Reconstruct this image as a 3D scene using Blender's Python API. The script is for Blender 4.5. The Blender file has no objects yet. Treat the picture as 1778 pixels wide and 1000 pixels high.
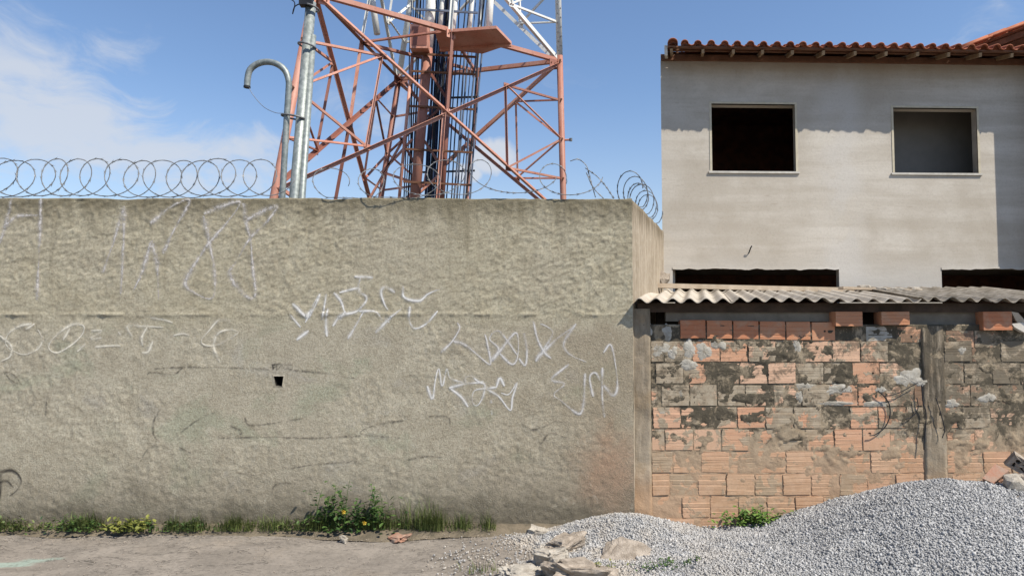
import bpy, bmesh, math, random
import numpy as np
from mathutils import Vector, Matrix, noise as mnoise
random.seed(7)
S = bpy.context.scene
# ---------------------------------------------------------------- camera, sky, sun, exposure
FPX, CX, CY, HOR = 1158.0, 889.0, 500.0, 555.0           # focal length and horizon of the 1778 x 1000 photograph
CAMZ = 1.9
PITCH = math.atan((HOR - CY) / FPX)
cam_d = bpy.data.cameras.new('camera'); cam = bpy.data.objects.new('camera', cam_d)
S.collection.objects.link(cam); S.camera = cam
cam_d.sensor_width = 36; cam_d.lens = 36 * FPX / 1778; cam_d.clip_start = .05; cam_d.clip_end = 2000
cam.location = (0, 0, CAMZ); cam.rotation_euler = (math.pi / 2 + PITCH, 0, 0)
SUN = Vector((1.35, -1.0, 2.1)).normalized()
sl = bpy.data.lights.new('sun', 'SUN'); sun = bpy.data.objects.new('sun', sl); S.collection.objects.link(sun)
sl.energy = 4.8; sl.angle = math.radians(.55); sl.color = (1, .93, .81)
sun.rotation_euler = SUN.to_track_quat('Z', 'Y').to_euler(); sun.location = (6, -6, 12)
S.view_settings.view_transform = 'Standard'; S.view_settings.look = 'None'
S.view_settings.exposure = 0.42; S.view_settings.gamma = 1
S.render.engine = 'CYCLES'
S.render.resolution_x = 1024; S.render.resolution_y = 575

def pix_dir(px, py):
    """world direction of a photograph pixel"""
    x = (px - CX) / FPX; u = (CY - py) / FPX
    c, s = math.cos(PITCH), math.sin(PITCH)
    return Vector((x, c - u * s, s + u * c))
def at(px, py, Y):
    d = pix_dir(px, py); t = Y / d.y
    return Vector((d.x * t, Y, CAMZ + d.z * t))

class NT:
    """small helper round a node tree"""
    def __init__(s, tree): s.t = tree; s.n = tree.nodes; s.l = tree.links
    def link(s, v, sock):
        if isinstance(v, bpy.types.NodeSocket): s.l.new(v, sock)
        elif v is not None: sock.default_value = v
    def math(s, op, a, b=None, c=None, clamp=False):
        n = s.n.new('ShaderNodeMath'); n.operation = op; n.use_clamp = clamp
        s.link(a, n.inputs[0]); s.link(b, n.inputs[1]); s.link(c, n.inputs[2]); return n.outputs[0]
    def vmath(s, op, a, b=None, scale=None):
        n = s.n.new('ShaderNodeVectorMath'); n.operation = op
        s.link(a, n.inputs[0]); s.link(b, n.inputs[1])
        if scale is not None: s.link(scale, n.inputs['Scale'])
        return n.outputs['Value'] if op in ('DOT_PRODUCT', 'LENGTH', 'DISTANCE') else n.outputs[0]
    def noise(s, vec, scale, detail=5, rough=.6, dist=0, col=False):
        n = s.n.new('ShaderNodeTexNoise'); s.link(vec, n.inputs['Vector'])
        n.inputs['Scale'].default_value = scale; n.inputs['Detail'].default_value = detail
        n.inputs['Roughness'].default_value = rough; n.inputs['Distortion'].default_value = dist
        return n.outputs['Color'] if col else n.outputs['Fac']
    def mapping(s, vec, scale=(1, 1, 1), loc=(0, 0, 0), rot=(0, 0, 0)):
        n = s.n.new('ShaderNodeMapping'); s.link(vec, n.inputs['Vector'])
        n.inputs['Scale'].default_value = scale; n.inputs['Location'].default_value = loc; n.inputs['Rotation'].default_value = rot
        return n.outputs[0]
    def mr(s, v, a, b, c=0., d=1., smooth=True):
        n = s.n.new('ShaderNodeMapRange'); n.interpolation_type = 'SMOOTHSTEP' if smooth else 'LINEAR'; n.clamp = True
        s.link(v, n.inputs['Value'])
        for k, q in zip(('From Min', 'From Max', 'To Min', 'To Max'), (a, b, c, d)): s.link(q, n.inputs[k])
        return n.outputs['Result']
    def mix(s, f, a, b, mode='MIX'):
        n = s.n.new('ShaderNodeMix'); n.data_type = 'RGBA'; n.blend_type = mode
        s.link(f, n.inputs[0])
        for v, k in ((a, 6), (b, 7)):
            if isinstance(v, tuple): v = (*v[:3], 1)
            s.link(v, n.inputs[k])
        return n.outputs[2]
    def pos(s): return s.n.new('ShaderNodeNewGeometry').outputs['Position']
    def sep(s, v):
        n = s.n.new('ShaderNodeSeparateXYZ'); s.link(v, n.inputs[0]); return n.outputs
    def rnd(s): return s.n.new('ShaderNodeObjectInfo').outputs['Random']
    def bump(s, h, strength=.5, dist=.01, normal=None):
        n = s.n.new('ShaderNodeBump'); s.link(h, n.inputs['Height'])
        n.inputs['Strength'].default_value = strength; n.inputs['Distance'].default_value = dist
        if normal is not None: s.link(normal, n.inputs['Normal'])
        return n.outputs[0]

w = bpy.data.worlds.new('World'); S.world = w; w.use_nodes = True
T = NT(w.node_tree); T.n.clear()
sky = T.n.new('ShaderNodeTexSky'); sky.sky_type = 'NISHITA'; sky.sun_disc = False
sky.sun_elevation = math.asin(SUN.z); sky.sun_rotation = math.atan2(SUN.x, SUN.y)
sky.altitude = 800; sky.air_density = 1.25; sky.dust_density = .6; sky.ozone_density = 3.0
tc = T.n.new('ShaderNodeTexCoord').outputs['Generated']
d3 = T.vmath('NORMALIZE', tc)
wob = T.vmath('MULTIPLY_ADD', T.noise(d3, 3.0, 3, .5, col=True), (.35, .35, .35)); 
wn = wob.node; wn.inputs[2].default_value = (-.175, -.175, -.175)
dw = T.vmath('ADD', d3, wob)
wisp = T.noise(T.mapping(dw, (3.4, 3.4, 9.5)), 1.0, 8, .62, .4)
fine = T.noise(T.mapping(dw, (9, 9, 18), (3, 1, 0)), 1.0, 6, .6)
def blob(px, py, r0, r1, sz=1.0):
    c = pix_dir(px, py).normalized()
    df = T.vmath('MULTIPLY', T.vmath('SUBTRACT', d3, tuple(c)), (1, 1, sz))
    return T.mr(T.vmath('LENGTH', df), r0, r1, 1, 0)
bank = T.math('MAXIMUM', blob(0, 195, .04, .30, 1.9), T.math('MULTIPLY', blob(260, 285, .06, .40, 3.6), 1.0))
bank = T.math('MAXIMUM', bank, blob(130, 215, .04, .27, 2.4))
bank = T.math('MAXIMUM', bank, T.math('MULTIPLY', blob(640, 190, .03, .2, 2.0), .45))
wide = T.mr(T.noise(T.mapping(d3, (1.3, 1.3, 2.5), (5, 2, 8)), 1.0, 2), .5, .75)
cover = T.math('MAXIMUM', bank, T.math('MULTIPLY', wide, .22))
dens = T.math('ADD', wisp, T.math('MULTIPLY', T.math('SUBTRACT', fine, .5), .6))
dens = T.mr(T.math('ADD', dens, T.math('MULTIPLY', cover, .40)), .62, .98)
dens = T.math('MULTIPLY', dens, .8)
puffn = T.noise(dw, 22, 6, .6)
puff = T.math('MAXIMUM', blob(855, 272, .012, .062, 1.25), T.math('MULTIPLY', blob(815, 300, .01, .04, 1.6), .8))
puff = T.mr(T.math('ADD', puff, T.math('MULTIPLY', T.math('SUBTRACT', puffn, .5), 1.3)), .35, .85)
dens = T.math('MAXIMUM', dens, T.math('MULTIPLY', puff, .9))
hz = T.mr(T.sep(d3)[2], .0, .34, .40, 0)                       # pale haze towards the horizon
dens = T.math('MAXIMUM', dens, hz)
skyc = T.mix(1.0, sky.outputs[0], (.93, .96, 1.03), 'MULTIPLY')
cl = T.mix(dens, skyc, (4.5, 4.75, 5.2))
bg = T.n.new('ShaderNodeBackground'); T.link(cl, bg.inputs[0]); bg.inputs[1].default_value = .112
T.l.new(bg.outputs[0], T.n.new('ShaderNodeOutputWorld').inputs[0])

# ---------------------------------------------------------------- materials
def mat(name, build, rough=.9, metal=0, spec=.25):
    m = bpy.data.materials.new(name); m.use_nodes = True
    t = NT(m.node_tree); b = t.n['Principled BSDF']
    b.inputs['Roughness'].default_value = rough; b.inputs['Metallic'].default_value = metal
    b.inputs['Specular IOR Level'].default_value = spec
    r = build(t, b)
    if r is not None: t.link((*r[:3], 1) if isinstance(r, tuple) else r, b.inputs['Base Color'])
    return m
M = {}
def simple(name, c1, c2, scale=8, bump=.2, bd=.004, **k):
    def f(t, b):
        p = t.pos(); n = t.noise(p, scale, 6, .65)
        if bump: t.link(t.bump(t.noise(p, scale * 6, 4, .6), bump, bd), b.inputs['Normal'])
        return t.mix(t.mr(n, .3, .7), c1, c2)
    M[name] = mat(name, f, **k)

def f_render(t, b):
    p = t.pos(); x, y, z = t.sep(p)
    big = t.noise(p, .9, 4, .55); med = t.noise(p, 5, 6, .65, .4); fin = t.noise(p, 45, 5, .7)
    up = t.mr(t.math('ADD', z, t.math('MULTIPLY', t.math('SUBTRACT', med, .5), .12)), 1.72, 1.98)
    low = t.mix(t.mr(med, .3, .7), (.375, .335, .255), (.485, .442, .345))
    hi = t.mix(t.mr(med, .3, .72), (.385, .342, .245), (.50, .455, .34))
    c = t.mix(up, low, hi)
    c = t.mix(t.mr(big, .42, .68, 0, .45), c, (.42, .378, .295))
    # green algae tint and lilac old paint in the lower half
    g = t.math('MULTIPLY', t.mr(t.noise(t.mapping(p, (1, 1, 1.3), (7, 0, 3)), 1.6, 4, .6, .5), .53, .68), t.math('SUBTRACT', 1, up))
    c = t.mix(t.math('MULTIPLY', g, .5), c, (.305, .335, .24))
    g2 = t.math('MULTIPLY', t.mr(t.noise(t.mapping(p, (1, 1, 1.6), (1, 0, 9)), 1.9, 4, .6, .5), .58, .70), t.math('SUBTRACT', 1, up))
    c = t.mix(t.math('MULTIPLY', g2, .35), c, (.38, .36, .325))
    # brownish damp towards the pier
    br = t.math('MULTIPLY', t.mr(x, -1.2, .9), t.math('SUBTRACT', 1, up))
    c = t.mix(t.math('MULTIPLY', br, t.mr(big, .3, .7, .25, .7)), c, (.285, .225, .155))
    # red-earth stain at the foot of the corner
    dx = t.math('MULTIPLY', t.math('SUBTRACT', x, .90), 2.4); dz = t.math('MULTIPLY', t.math('SUBTRACT', z, .38), 1.5)
    dd = t.math('SQRT', t.math('ADD', t.math('MULTIPLY', dx, dx), t.math('MULTIPLY', dz, dz)))
    red = t.mr(t.math('ADD', dd, t.math('MULTIPLY', t.math('SUBTRACT', med, .5), 1.1)), .2, 1.05, .62, 0)
    c = t.mix(red, c, (.43, .245, .155))
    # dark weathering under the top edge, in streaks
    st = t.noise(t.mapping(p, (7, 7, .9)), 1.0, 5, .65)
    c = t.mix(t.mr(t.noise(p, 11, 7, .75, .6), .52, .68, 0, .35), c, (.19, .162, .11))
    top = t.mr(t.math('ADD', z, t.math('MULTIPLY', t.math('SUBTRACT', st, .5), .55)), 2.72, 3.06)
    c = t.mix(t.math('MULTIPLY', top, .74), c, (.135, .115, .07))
    drip = t.math('MULTIPLY', t.mr(t.noise(t.mapping(p, (5.5, 5.5, .5), (2, 0, 0)), 1.0, 5, .6), .55, .75), t.mr(z, 1.6, 3.0, .12, .62))
    c = t.mix(drip, c, (.2, .17, .11))
    # black mould and splashed dirt along the foot
    ft = t.math('ADD', z, t.math('MULTIPLY', t.math('SUBTRACT', t.noise(p, 2.4, 6, .7), .5), .95))
    c = t.mix(t.mr(ft, .06, .36, .92, 0), c, (.07, .066, .048))
    ft2 = t.math('ADD', z, t.math('MULTIPLY', t.math('SUBTRACT', t.noise(p, 6, 5, .7), .5), .5))
    c = t.mix(t.mr(ft2, .15, .85, .55, 0), c, (.22, .19, .145))
    # dark smears
    sm = t.mr(t.noise(t.mapping(p, (2.2, 1, 1.2), (4, 0, 4)), 2.2, 7, .72, 1.2), .6, .74)
    c = t.mix(t.math('MULTIPLY', sm, .5), c, (.15, .13, .1))
    sm2 = t.mr(t.noise(t.mapping(p, (3.2, 1, 2.2), (9, 0, 1)), 2.6, 7, .75, 1.6), .58, .70)
    c = t.mix(t.math('MULTIPLY', t.math('MULTIPLY', sm2, t.math('SUBTRACT', 1, up)), .42), c, (.53, .50, .42))
    c = t.mix(t.mr(fin, .38, .68, 0, .5), c, (.17, .145, .1))
    c = t.mix(t.mr(t.noise(p, 70, 3, .6), .6, .8, 0, .35), c, (.6, .57, .5))
    h = t.math('ADD', t.math('MULTIPLY', fin, 1.0), t.noise(p, 130, 3, .6))
    t.link(t.bump(h, .8, .008), b.inputs['Normal'])
    return c
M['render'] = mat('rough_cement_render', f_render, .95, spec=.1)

def f_side(t, b):
    p = t.pos(); x, y, z = t.sep(p)
    st = t.noise(t.mapping(p, (9, 9, 1.1)), 1.0, 6, .65)
    c = t.mix(t.mr(st, .3, .7), (.39, .335, .265), (.25, .205, .15))
    c = t.mix(t.mr(t.noise(p, 14, 5, .7), .45, .7, 0, .5), c, (.45, .395, .32))
    c = t.mix(t.mr(t.math('ADD', z, t.math('MULTIPLY', t.math('SUBTRACT', st, .5), .5)), 2.75, 3.05, 0, .8), c, (.13, .105, .07))
    t.link(t.bump(t.noise(p, 50, 5, .7), .6, .006), b.inputs['Normal'])
    return c
M['side'] = mat('weathered_cement', f_side, .95, spec=.1)

def f_brick(t, b):
    p = t.pos(); x, y, z = t.sep(p); r = t.rnd()
    off = t.vmath('ADD', p, t.vmath('SCALE', (1., .7, .4), scale=t.math('MULTIPLY', r, 5.)))
    n1 = t.noise(p, 7.5, 7, .62, .3); n2 = t.noise(off, 16, 6, .65); n3 = t.noise(p, 2.2, 5, .6)
    fresh = t.mix(t.mr(t.math('FRACT', t.math('MULTIPLY', r, 17.3)), 0, 1), (.53, .285, .175), (.59, .385, .265))
    str_ = t.noise(t.mapping(off, (3, 3, 70)), 1.0, 3, .5)
    fresh = t.mix(t.mr(str_, .35, .7, 0, .4), fresh, (.63, .42, .29))
    up = t.mr(t.math('ADD', z, t.math('MULTIPLY', t.math('SUBTRACT', n3, .5), .7)), .55, .95)
    dust = t.mix(t.mr(n2, .35, .65), (.44, .275, .165), (.50, .335, .215))
    c = t.mix(t.math('MULTIPLY', t.math('SUBTRACT', 1, up), t.mr(n3, .3, .6, .35, .8)), fresh, dust)
    # cement slurry smeared over the faces
    thr = t.math('ADD', n1, t.math('MULTIPLY', t.math('SUBTRACT', r, .5), .30))
    thr = t.math('ADD', thr, t.math('MULTIPLY', t.math('SUBTRACT', up, .8), .14))
    film = t.mr(thr, .465, .50)
    fc = t.mix(t.mr(n2, .3, .7), (.27, .22, .155), (.40, .35, .265))
    fc = t.mix(up, t.mix(.55, fc, (.42, .29, .185)), fc)
    c = t.mix(t.math('MULTIPLY', film, .92), c, fc)
    # black mould, mostly in the upper courses and beside the dark pillar
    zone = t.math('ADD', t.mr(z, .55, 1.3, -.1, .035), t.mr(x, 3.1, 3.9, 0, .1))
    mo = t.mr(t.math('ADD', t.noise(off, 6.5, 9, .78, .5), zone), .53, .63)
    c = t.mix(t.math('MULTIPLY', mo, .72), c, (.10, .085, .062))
    c = t.mix(t.mr(t.noise(p, 60, 4, .7), .55, .75, 0, .35), c, (.16, .12, .085))
    t.link(t.bump(t.math('ADD', t.noise(p, 55, 5, .7), t.math('MULTIPLY', film, 1.2)), .5, .004), b.inputs['Normal'])
    return c
M['brick'] = mat('old_hollow_brick', f_brick, .92, spec=.12)

def f_newbrick(t, b):
    p = t.pos(); r = t.rnd()
    c = t.mix(r, (.47, .17, .085), (.56, .275, .155))
    s = t.noise(t.mapping(p, (4, 4, 90)), 1.0, 4, .6)
    c = t.mix(t.mr(s, .35, .7, 0, .5), c, (.42, .2, .105))
    c = t.mix(t.mr(t.noise(p, 9, 6, .65), .45, .72, 0, .55), c, (.46, .32, .22))
    c = t.mix(t.mr(t.noise(p, 30, 4, .65), .6, .75, 0, .5), c, (.2, .13, .09))
    t.link(t.bump(t.noise(p, 80, 4, .6), .35, .003), b.inputs['Normal'])
    return c
M['newbrick'] = mat('clean_hollow_brick', f_newbrick, .85, spec=.2)

def f_mortar(t, b):
    p = t.pos(); x, y, z = t.sep(p)
    n = t.noise(p, 9, 7, .68)
    c = t.mix(t.mr(n, .3, .7), (.22, .175, .12), (.38, .31, .22))
    c = t.mix(t.mr(z, .3, 1.0, .8, 0), c, (.43, .29, .19))
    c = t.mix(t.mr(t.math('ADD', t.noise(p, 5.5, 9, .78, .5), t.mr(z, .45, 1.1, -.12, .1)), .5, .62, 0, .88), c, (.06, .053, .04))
    t.link(t.bump(t.noise(p, 40, 6, .7), .8, .008), b.inputs['Normal'])
    return c
M['mortar'] = mat('old_mortar', f_mortar, .95, spec=.1)

def f_patch(t, b):
    p = t.pos()
    c = t.mix(t.mr(t.noise(p, 14, 6, .65), .3, .7), (.31, .28, .23), (.455, .43, .38))
    c = t.mix(t.mr(t.noise(p, 8, 6, .7), .55, .7, 0, .7), c, (.24, .205, .155))
    t.link(t.bump(t.noise(p, 45, 6, .7), .8, .006), b.inputs['Normal'])
    return c
M['patch'] = mat('pale_mortar_smear', f_patch, .95, spec=.1)

def f_pier(t, b):
    p = t.pos(); x, y, z = t.sep(p)
    v = t.noise(t.mapping(p, (14, 14, 1.6)), 1.0, 6, .65)
    c = t.mix(t.mr(v, .3, .7), (.24, .195, .14), (.37, .31, .235))
    c = t.mix(t.mr(t.noise(p, 5, 6, .7), .45, .65, 0, .8), c, (.31, .235, .155))
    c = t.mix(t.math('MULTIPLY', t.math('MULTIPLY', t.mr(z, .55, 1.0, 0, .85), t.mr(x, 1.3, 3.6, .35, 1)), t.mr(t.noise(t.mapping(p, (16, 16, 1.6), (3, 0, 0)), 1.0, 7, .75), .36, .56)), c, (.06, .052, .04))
    c = t.mix(t.mr(z, .25, .6, .65, 0), c, (.40, .25, .15))
    t.link(t.bump(t.noise(p, 35, 6, .7), .8, .008), b.inputs['Normal'])
    return c
M['pier'] = mat('stained_concrete_pier', f_pier, .95, spec=.1)

def f_plaster(t, b):
    p = t.pos(); x, y, z = t.sep(p)
    band = t.noise(t.mapping(p, (.5, .5, 6)), 1.0, 6, .62, .3)
    c = t.mix(t.mr(band, .35, .68), (.445, .402, .342), (.545, .505, .445))
    c = t.mix(t.mr(t.noise(p, 1.1, 5, .6), .42, .68, 0, .7), c, (.38, .335, .275))
    ve = t.mr(t.math('ABSOLUTE', t.math('SUBTRACT', x, 4.25)), .12, .42, .5, 0)
    c = t.mix(t.math('MULTIPLY', ve, t.mr(t.noise(p, 2.2, 5, .6), .35, .6)), c, (.56, .54, .51))
    sp = t.mr(t.noise(t.mapping(p, (2, 2, 9), (3, 2, 1)), 1.3, 7, .7, .5), .62, .73)
    c = t.mix(t.math('MULTIPLY', sp, .5), c, (.29, .245, .19))
    c = t.mix(t.mr(t.noise(p, 38, 5, .7), .45, .7, 0, .22), c, (.27, .24, .2))
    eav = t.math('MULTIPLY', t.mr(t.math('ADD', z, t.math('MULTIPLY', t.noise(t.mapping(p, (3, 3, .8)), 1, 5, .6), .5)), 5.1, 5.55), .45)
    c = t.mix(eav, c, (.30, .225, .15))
    lowb = t.mr(t.math('ADD', z, t.math('MULTIPLY', t.noise(p, 3, 5, .6), .3)), 2.5, 3.0, .45, 0)
    c = t.mix(lowb, c, (.50, .485, .46))
    t.link(t.bump(t.math('ADD', t.noise(p, 30, 5, .7), t.math('MULTIPLY', band, .8)), .3, .005), b.inputs['Normal'])
    return c
M['plaster'] = mat('bare_grey_plaster', f_plaster, .92, spec=.12)

simple('sill', (.42, .40, .36), (.55, .52, .47), 12)
simple('reveal', (.44, .39, .29), (.54, .49, .38), 10)
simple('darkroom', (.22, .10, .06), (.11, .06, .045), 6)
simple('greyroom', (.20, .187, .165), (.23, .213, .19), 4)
simple('rafter', (.22, .145, .085), (.33, .235, .145), 9)
simple('plate', (.13, .065, .04), (.2, .1, .06), 7)
simple('gap_shade', (.05, .035, .025), (.09, .06, .042), 7)  # near-black tone standing in for shade below the shed sheets
simple('batten', (.12, .06, .035), (.18, .085, .05), 8)
simple('plank', (.40, .315, .225), (.52, .43, .33), 7, .3)
simple('board', (.27, .235, .185), (.18, .15, .115), 5, .3)
simple('whitepl', (.62, .58, .52), (.5, .46, .4), 10)
simple('chunk', (.42, .36, .295), (.22, .18, .14), 14, .9, .012)
simple('chunk_pale', (.48, .44, .375), (.29, .255, .21), 16, .9, .01)
simple('redchunk', (.38, .185, .12), (.34, .25, .19), 14, .6, .006)
simple('cable', (.012, .013, .017), (.03, .032, .038), 5, 0, rough=.5)
simple('cable_blue', (.02, .035, .09), (.04, .06, .12), 5, 0, rough=.45)
simple('cable_grey', (.10, .13, .19), (.15, .18, .24), 5, 0, rough=.5)
simple('wire', (.11, .115, .12), (.22, .225, .23), 20, 0, rough=.5, metal=.2)
simple('dark', (.012, .01, .009), (.02, .017, .014), 9)
simple('flower', (.75, .5, .05), (.8, .6, .12), 9, 0)
simple('earth', (.19, .155, .11), (.10, .085, .06), 6, .9, .015)

def f_tile(t, b):
    p = t.pos(); r = t.rnd()
    c = t.mix(r, (.28, .085, .045), (.38, .14, .075))
    c = t.mix(t.mr(t.noise(p, 12, 6, .65), .4, .7, 0, .6), c, (.30, .105, .055))
    c = t.mix(t.mr(t.noise(p, 30, 5, .7), .55, .75, 0, .5), c, (.55, .33, .22))
    t.link(t.bump(t.noise(p, 60, 4, .6), .3, .003), b.inputs['Normal'])
    return c
M['tile'] = mat('clay_roof_tile', f_tile, .8, spec=.25)

def paint(name, c1, c2, c3, k=.9):
    def f(t, b):
        p = t.pos(); r = t.rnd()
        c = t.mix(t.mr(t.noise(p, 2.5, 5, .6), .3, .7), c1, c2)
        c = t.mix(t.mr(t.noise(p, 16, 6, .7), .58, .74, 0, .6), c, c3)
        c = t.mix(t.mr(t.noise(t.mapping(p, (3, 3, 1)), 7, 6, .75), .52, .66, 0, .75), c, t.mix(.5, c, c3))
        return t.mix(t.math('MULTIPLY', t.math('MULTIPLY', r, r), k), c, c3)  # whole members darkened at random, imitating bars in shade
    M[name] = mat(name, f, .55, 0, .35)
paint('orange', (.54, .235, .16), (.60, .33, .25), (.14, .045, .034))
paint('white', (.66, .67, .64), (.74, .74, .71), (.38, .37, .31), .2)
def f_galv(t, b):
    p = t.pos(); n = t.noise(p, 24, 5, .65)
    c = t.mix(t.mr(n, .35, .65), (.19, .215, .21), (.33, .355, .345))
    c = t.mix(t.mr(t.noise(p, 8, 6, .7), .55, .72, 0, .6), c, (.20, .215, .19))
    return t.mix(t.math('MULTIPLY', t.rnd(), .25), c, (.16, .19, .18))
M['galv'] = mat('galvanised_steel', f_galv, .5, .35, .4)

def f_asb(old):
    def f(t, b):
        p = t.pos(); n = t.noise(p, 5, 6, .65)
        c = t.mix(t.mr(n, .3, .7), (.38, .335, .275), (.50, .455, .39))
        if old: c = t.mix(t.mr(n, .3, .7), (.19, .165, .13), (.38, .34, .285))
        c = t.mix(t.mr(t.noise(t.mapping(p, (9, 1.2, 1)), 1.0, 6, .7), .5, .7, 0, .65), c, (.21, .175, .13))
        c = t.mix(t.mr(t.noise(p, 26, 5, .7), .55, .75, 0, .5), c, (.13, .11, .085))
        t.link(t.bump(t.noise(p, 60, 5, .7), .4, .004), b.inputs['Normal'])
        return c
    return f
M['asb'] = mat('cement_sheet', f_asb(False), .9, spec=.15)
M['asb_old'] = mat('old_cement_sheet', f_asb(True), .9, spec=.15)

def f_walk(t, b):
    p = t.pos(); x, y, z = t.sep(p)
    n = t.noise(p, 2.0, 7, .65, .4); f = t.noise(p, 28, 5, .7)
    c = t.mix(t.mr(n, .3, .7), (.195, .172, .147), (.275, .243, .208))
    sk = t.noise(t.mapping(p, (1.0, 5, 1), rot=(0, 0, .5)), 1.5, 6, .65)
    c = t.mix(t.mr(sk, .5, .72, 0, .55), c, (.14, .122, .104))
    c = t.mix(t.mr(t.noise(p, 1.1, 6, .6), .55, .7, 0, .55), c, (.27, .225, .175))
    # spilt pale-red sand and a trace of green paint
    d = t.vmath('LENGTH', t.vmath('MULTIPLY', t.vmath('SUBTRACT', p, (-2.05, 4.82, 0)), (1.3, 3.2, 0)))
    c = t.mix(t.mr(t.math('ADD', d, t.math('MULTIPLY', t.math('SUBTRACT', n, .5), 1.2)), .3, .8, .9, 0), c, (.58, .40, .29))
    d2 = t.vmath('LENGTH', t.vmath('MULTIPLY', t.mapping(t.vmath('SUBTRACT', p, (-4.0, 5.32, 0)), rot=(0, 0, -.45)), (1.5, 7, 0)))
    c = t.mix(t.mr(t.math('ADD', d2, t.math('MULTIPLY', t.math('SUBTRACT', sk, .5), 2.2)), .2, .6, .55, 0), c, (.30, .42, .36))
    c = t.mix(t.mr(f, .42, .68, 0, .42), c, (.10, .09, .077))
    c = t.mix(t.mr(t.noise(p, 75, 4, .7), .56, .72, 0, .5), c, (.36, .33, .29))
    cr = t.math('ABSOLUTE', t.math('SUBTRACT', t.noise(t.mapping(p, (.8, 1.6, 1)), 1.1, 8, .68, .6), .5))
    c = t.mix(t.mr(cr, .0, .008, .8, 0), c, (.05, .045, .04))
    t.link(t.bump(t.math('ADD', f, t.math('MULTIPLY', sk, 1.5)), .4, .006), b.inputs['Normal'])
    return c
M['walk'] = mat('worn_pavement_concrete', f_walk, .93, spec=.12)
simple('asphalt', (.045, .045, .047), (.07, .068, .066), 10, .5, .008)
simple('kerbm', (.30, .28, .25), (.4, .37, .33), 9, .5, .008)

def f_gravel(t, b):
    a = t.n.new('ShaderNodeAttribute'); a.attribute_name = 'tone'; f = a.outputs['Fac']
    c = t.mix(t.mr(f, 0, .45), (.17, .172, .178), (.335, .333, .33))
    c = t.mix(t.mr(f, .45, 1), c, (.56, .55, .535))
    p = t.pos(); x, y, z = t.sep(p)
    du = t.math('MULTIPLY', t.mr(x, .4, 2.4, .6, 0), t.mr(t.noise(p, 3, 5, .6), .35, .65))
    c = t.mix(t.mr(t.noise(p, 2.6, 6, .65), .45, .7, 0, .3), c, (.23, .225, .22))
    c = t.mix(t.mr(t.noise(t.mapping(p, loc=(5, 3, 1)), 3.4, 5, .6), .5, .7, 0, .4), c, (.47, .465, .455))
    c = t.mix(du, c, (.47, .405, .32))
    return c
M['gravel'] = mat('crushed_granite', f_gravel, .8, spec=.3)

def leafm(name, c1, c2):
    def f(t, b):
        a = t.n.new('ShaderNodeAttribute'); a.attribute_name = 'tone'
        b.inputs['Transmission Weight'].default_value = 0
        b.inputs['Subsurface Weight'].default_value = 0
        return t.mix(a.outputs['Fac'], c1, c2)
    M[name] = mat(name, f, .6, 0, .3)
leafm('leaf', (.018, .05, .014), (.10, .165, .035))
leafm('leaf_bright', (.05, .11, .02), (.17, .26, .05))
leafm('leaf_yellow', (.08, .10, .02), (.26, .26, .06))
leafm('grass', (.045, .075, .02), (.17, .20, .06))

def paintmark(name, col, cover, scale=26):
    def f(t, b):
        p = t.pos(); n = t.noise(p, scale, 5, .7); n2 = t.noise(p, 6, 3, .5)
        a = t.math('MULTIPLY', t.mr(n, 1 - cover - .14, 1 - cover + .12), t.mr(n2, .3, .6, .2, 1))
        ed = t.n.new('ShaderNodeAttribute'); ed.attribute_name = 'edge'
        a = t.math('MULTIPLY', a, t.mr(ed.outputs['Fac'], 0, 1, 0, .92))
        t.link(a, b.inputs['Alpha'])
        return col
    M[name] = mat(name, f, .8, 0, .2)
paintmark('spray_white', (.72, .71, .69), .66, 40)
paintmark('spray_faint', (.58, .55, .53), .55, 40)
paintmark('spray_cream', (.68, .64, .54), .64, 40)
paintmark('spray_mid', (.64, .62, .60), .62, 40)
paintmark('spray_black', (.05, .045, .04), .62)
paintmark('spray_black_faint', (.14, .125, .10), .50)

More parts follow.
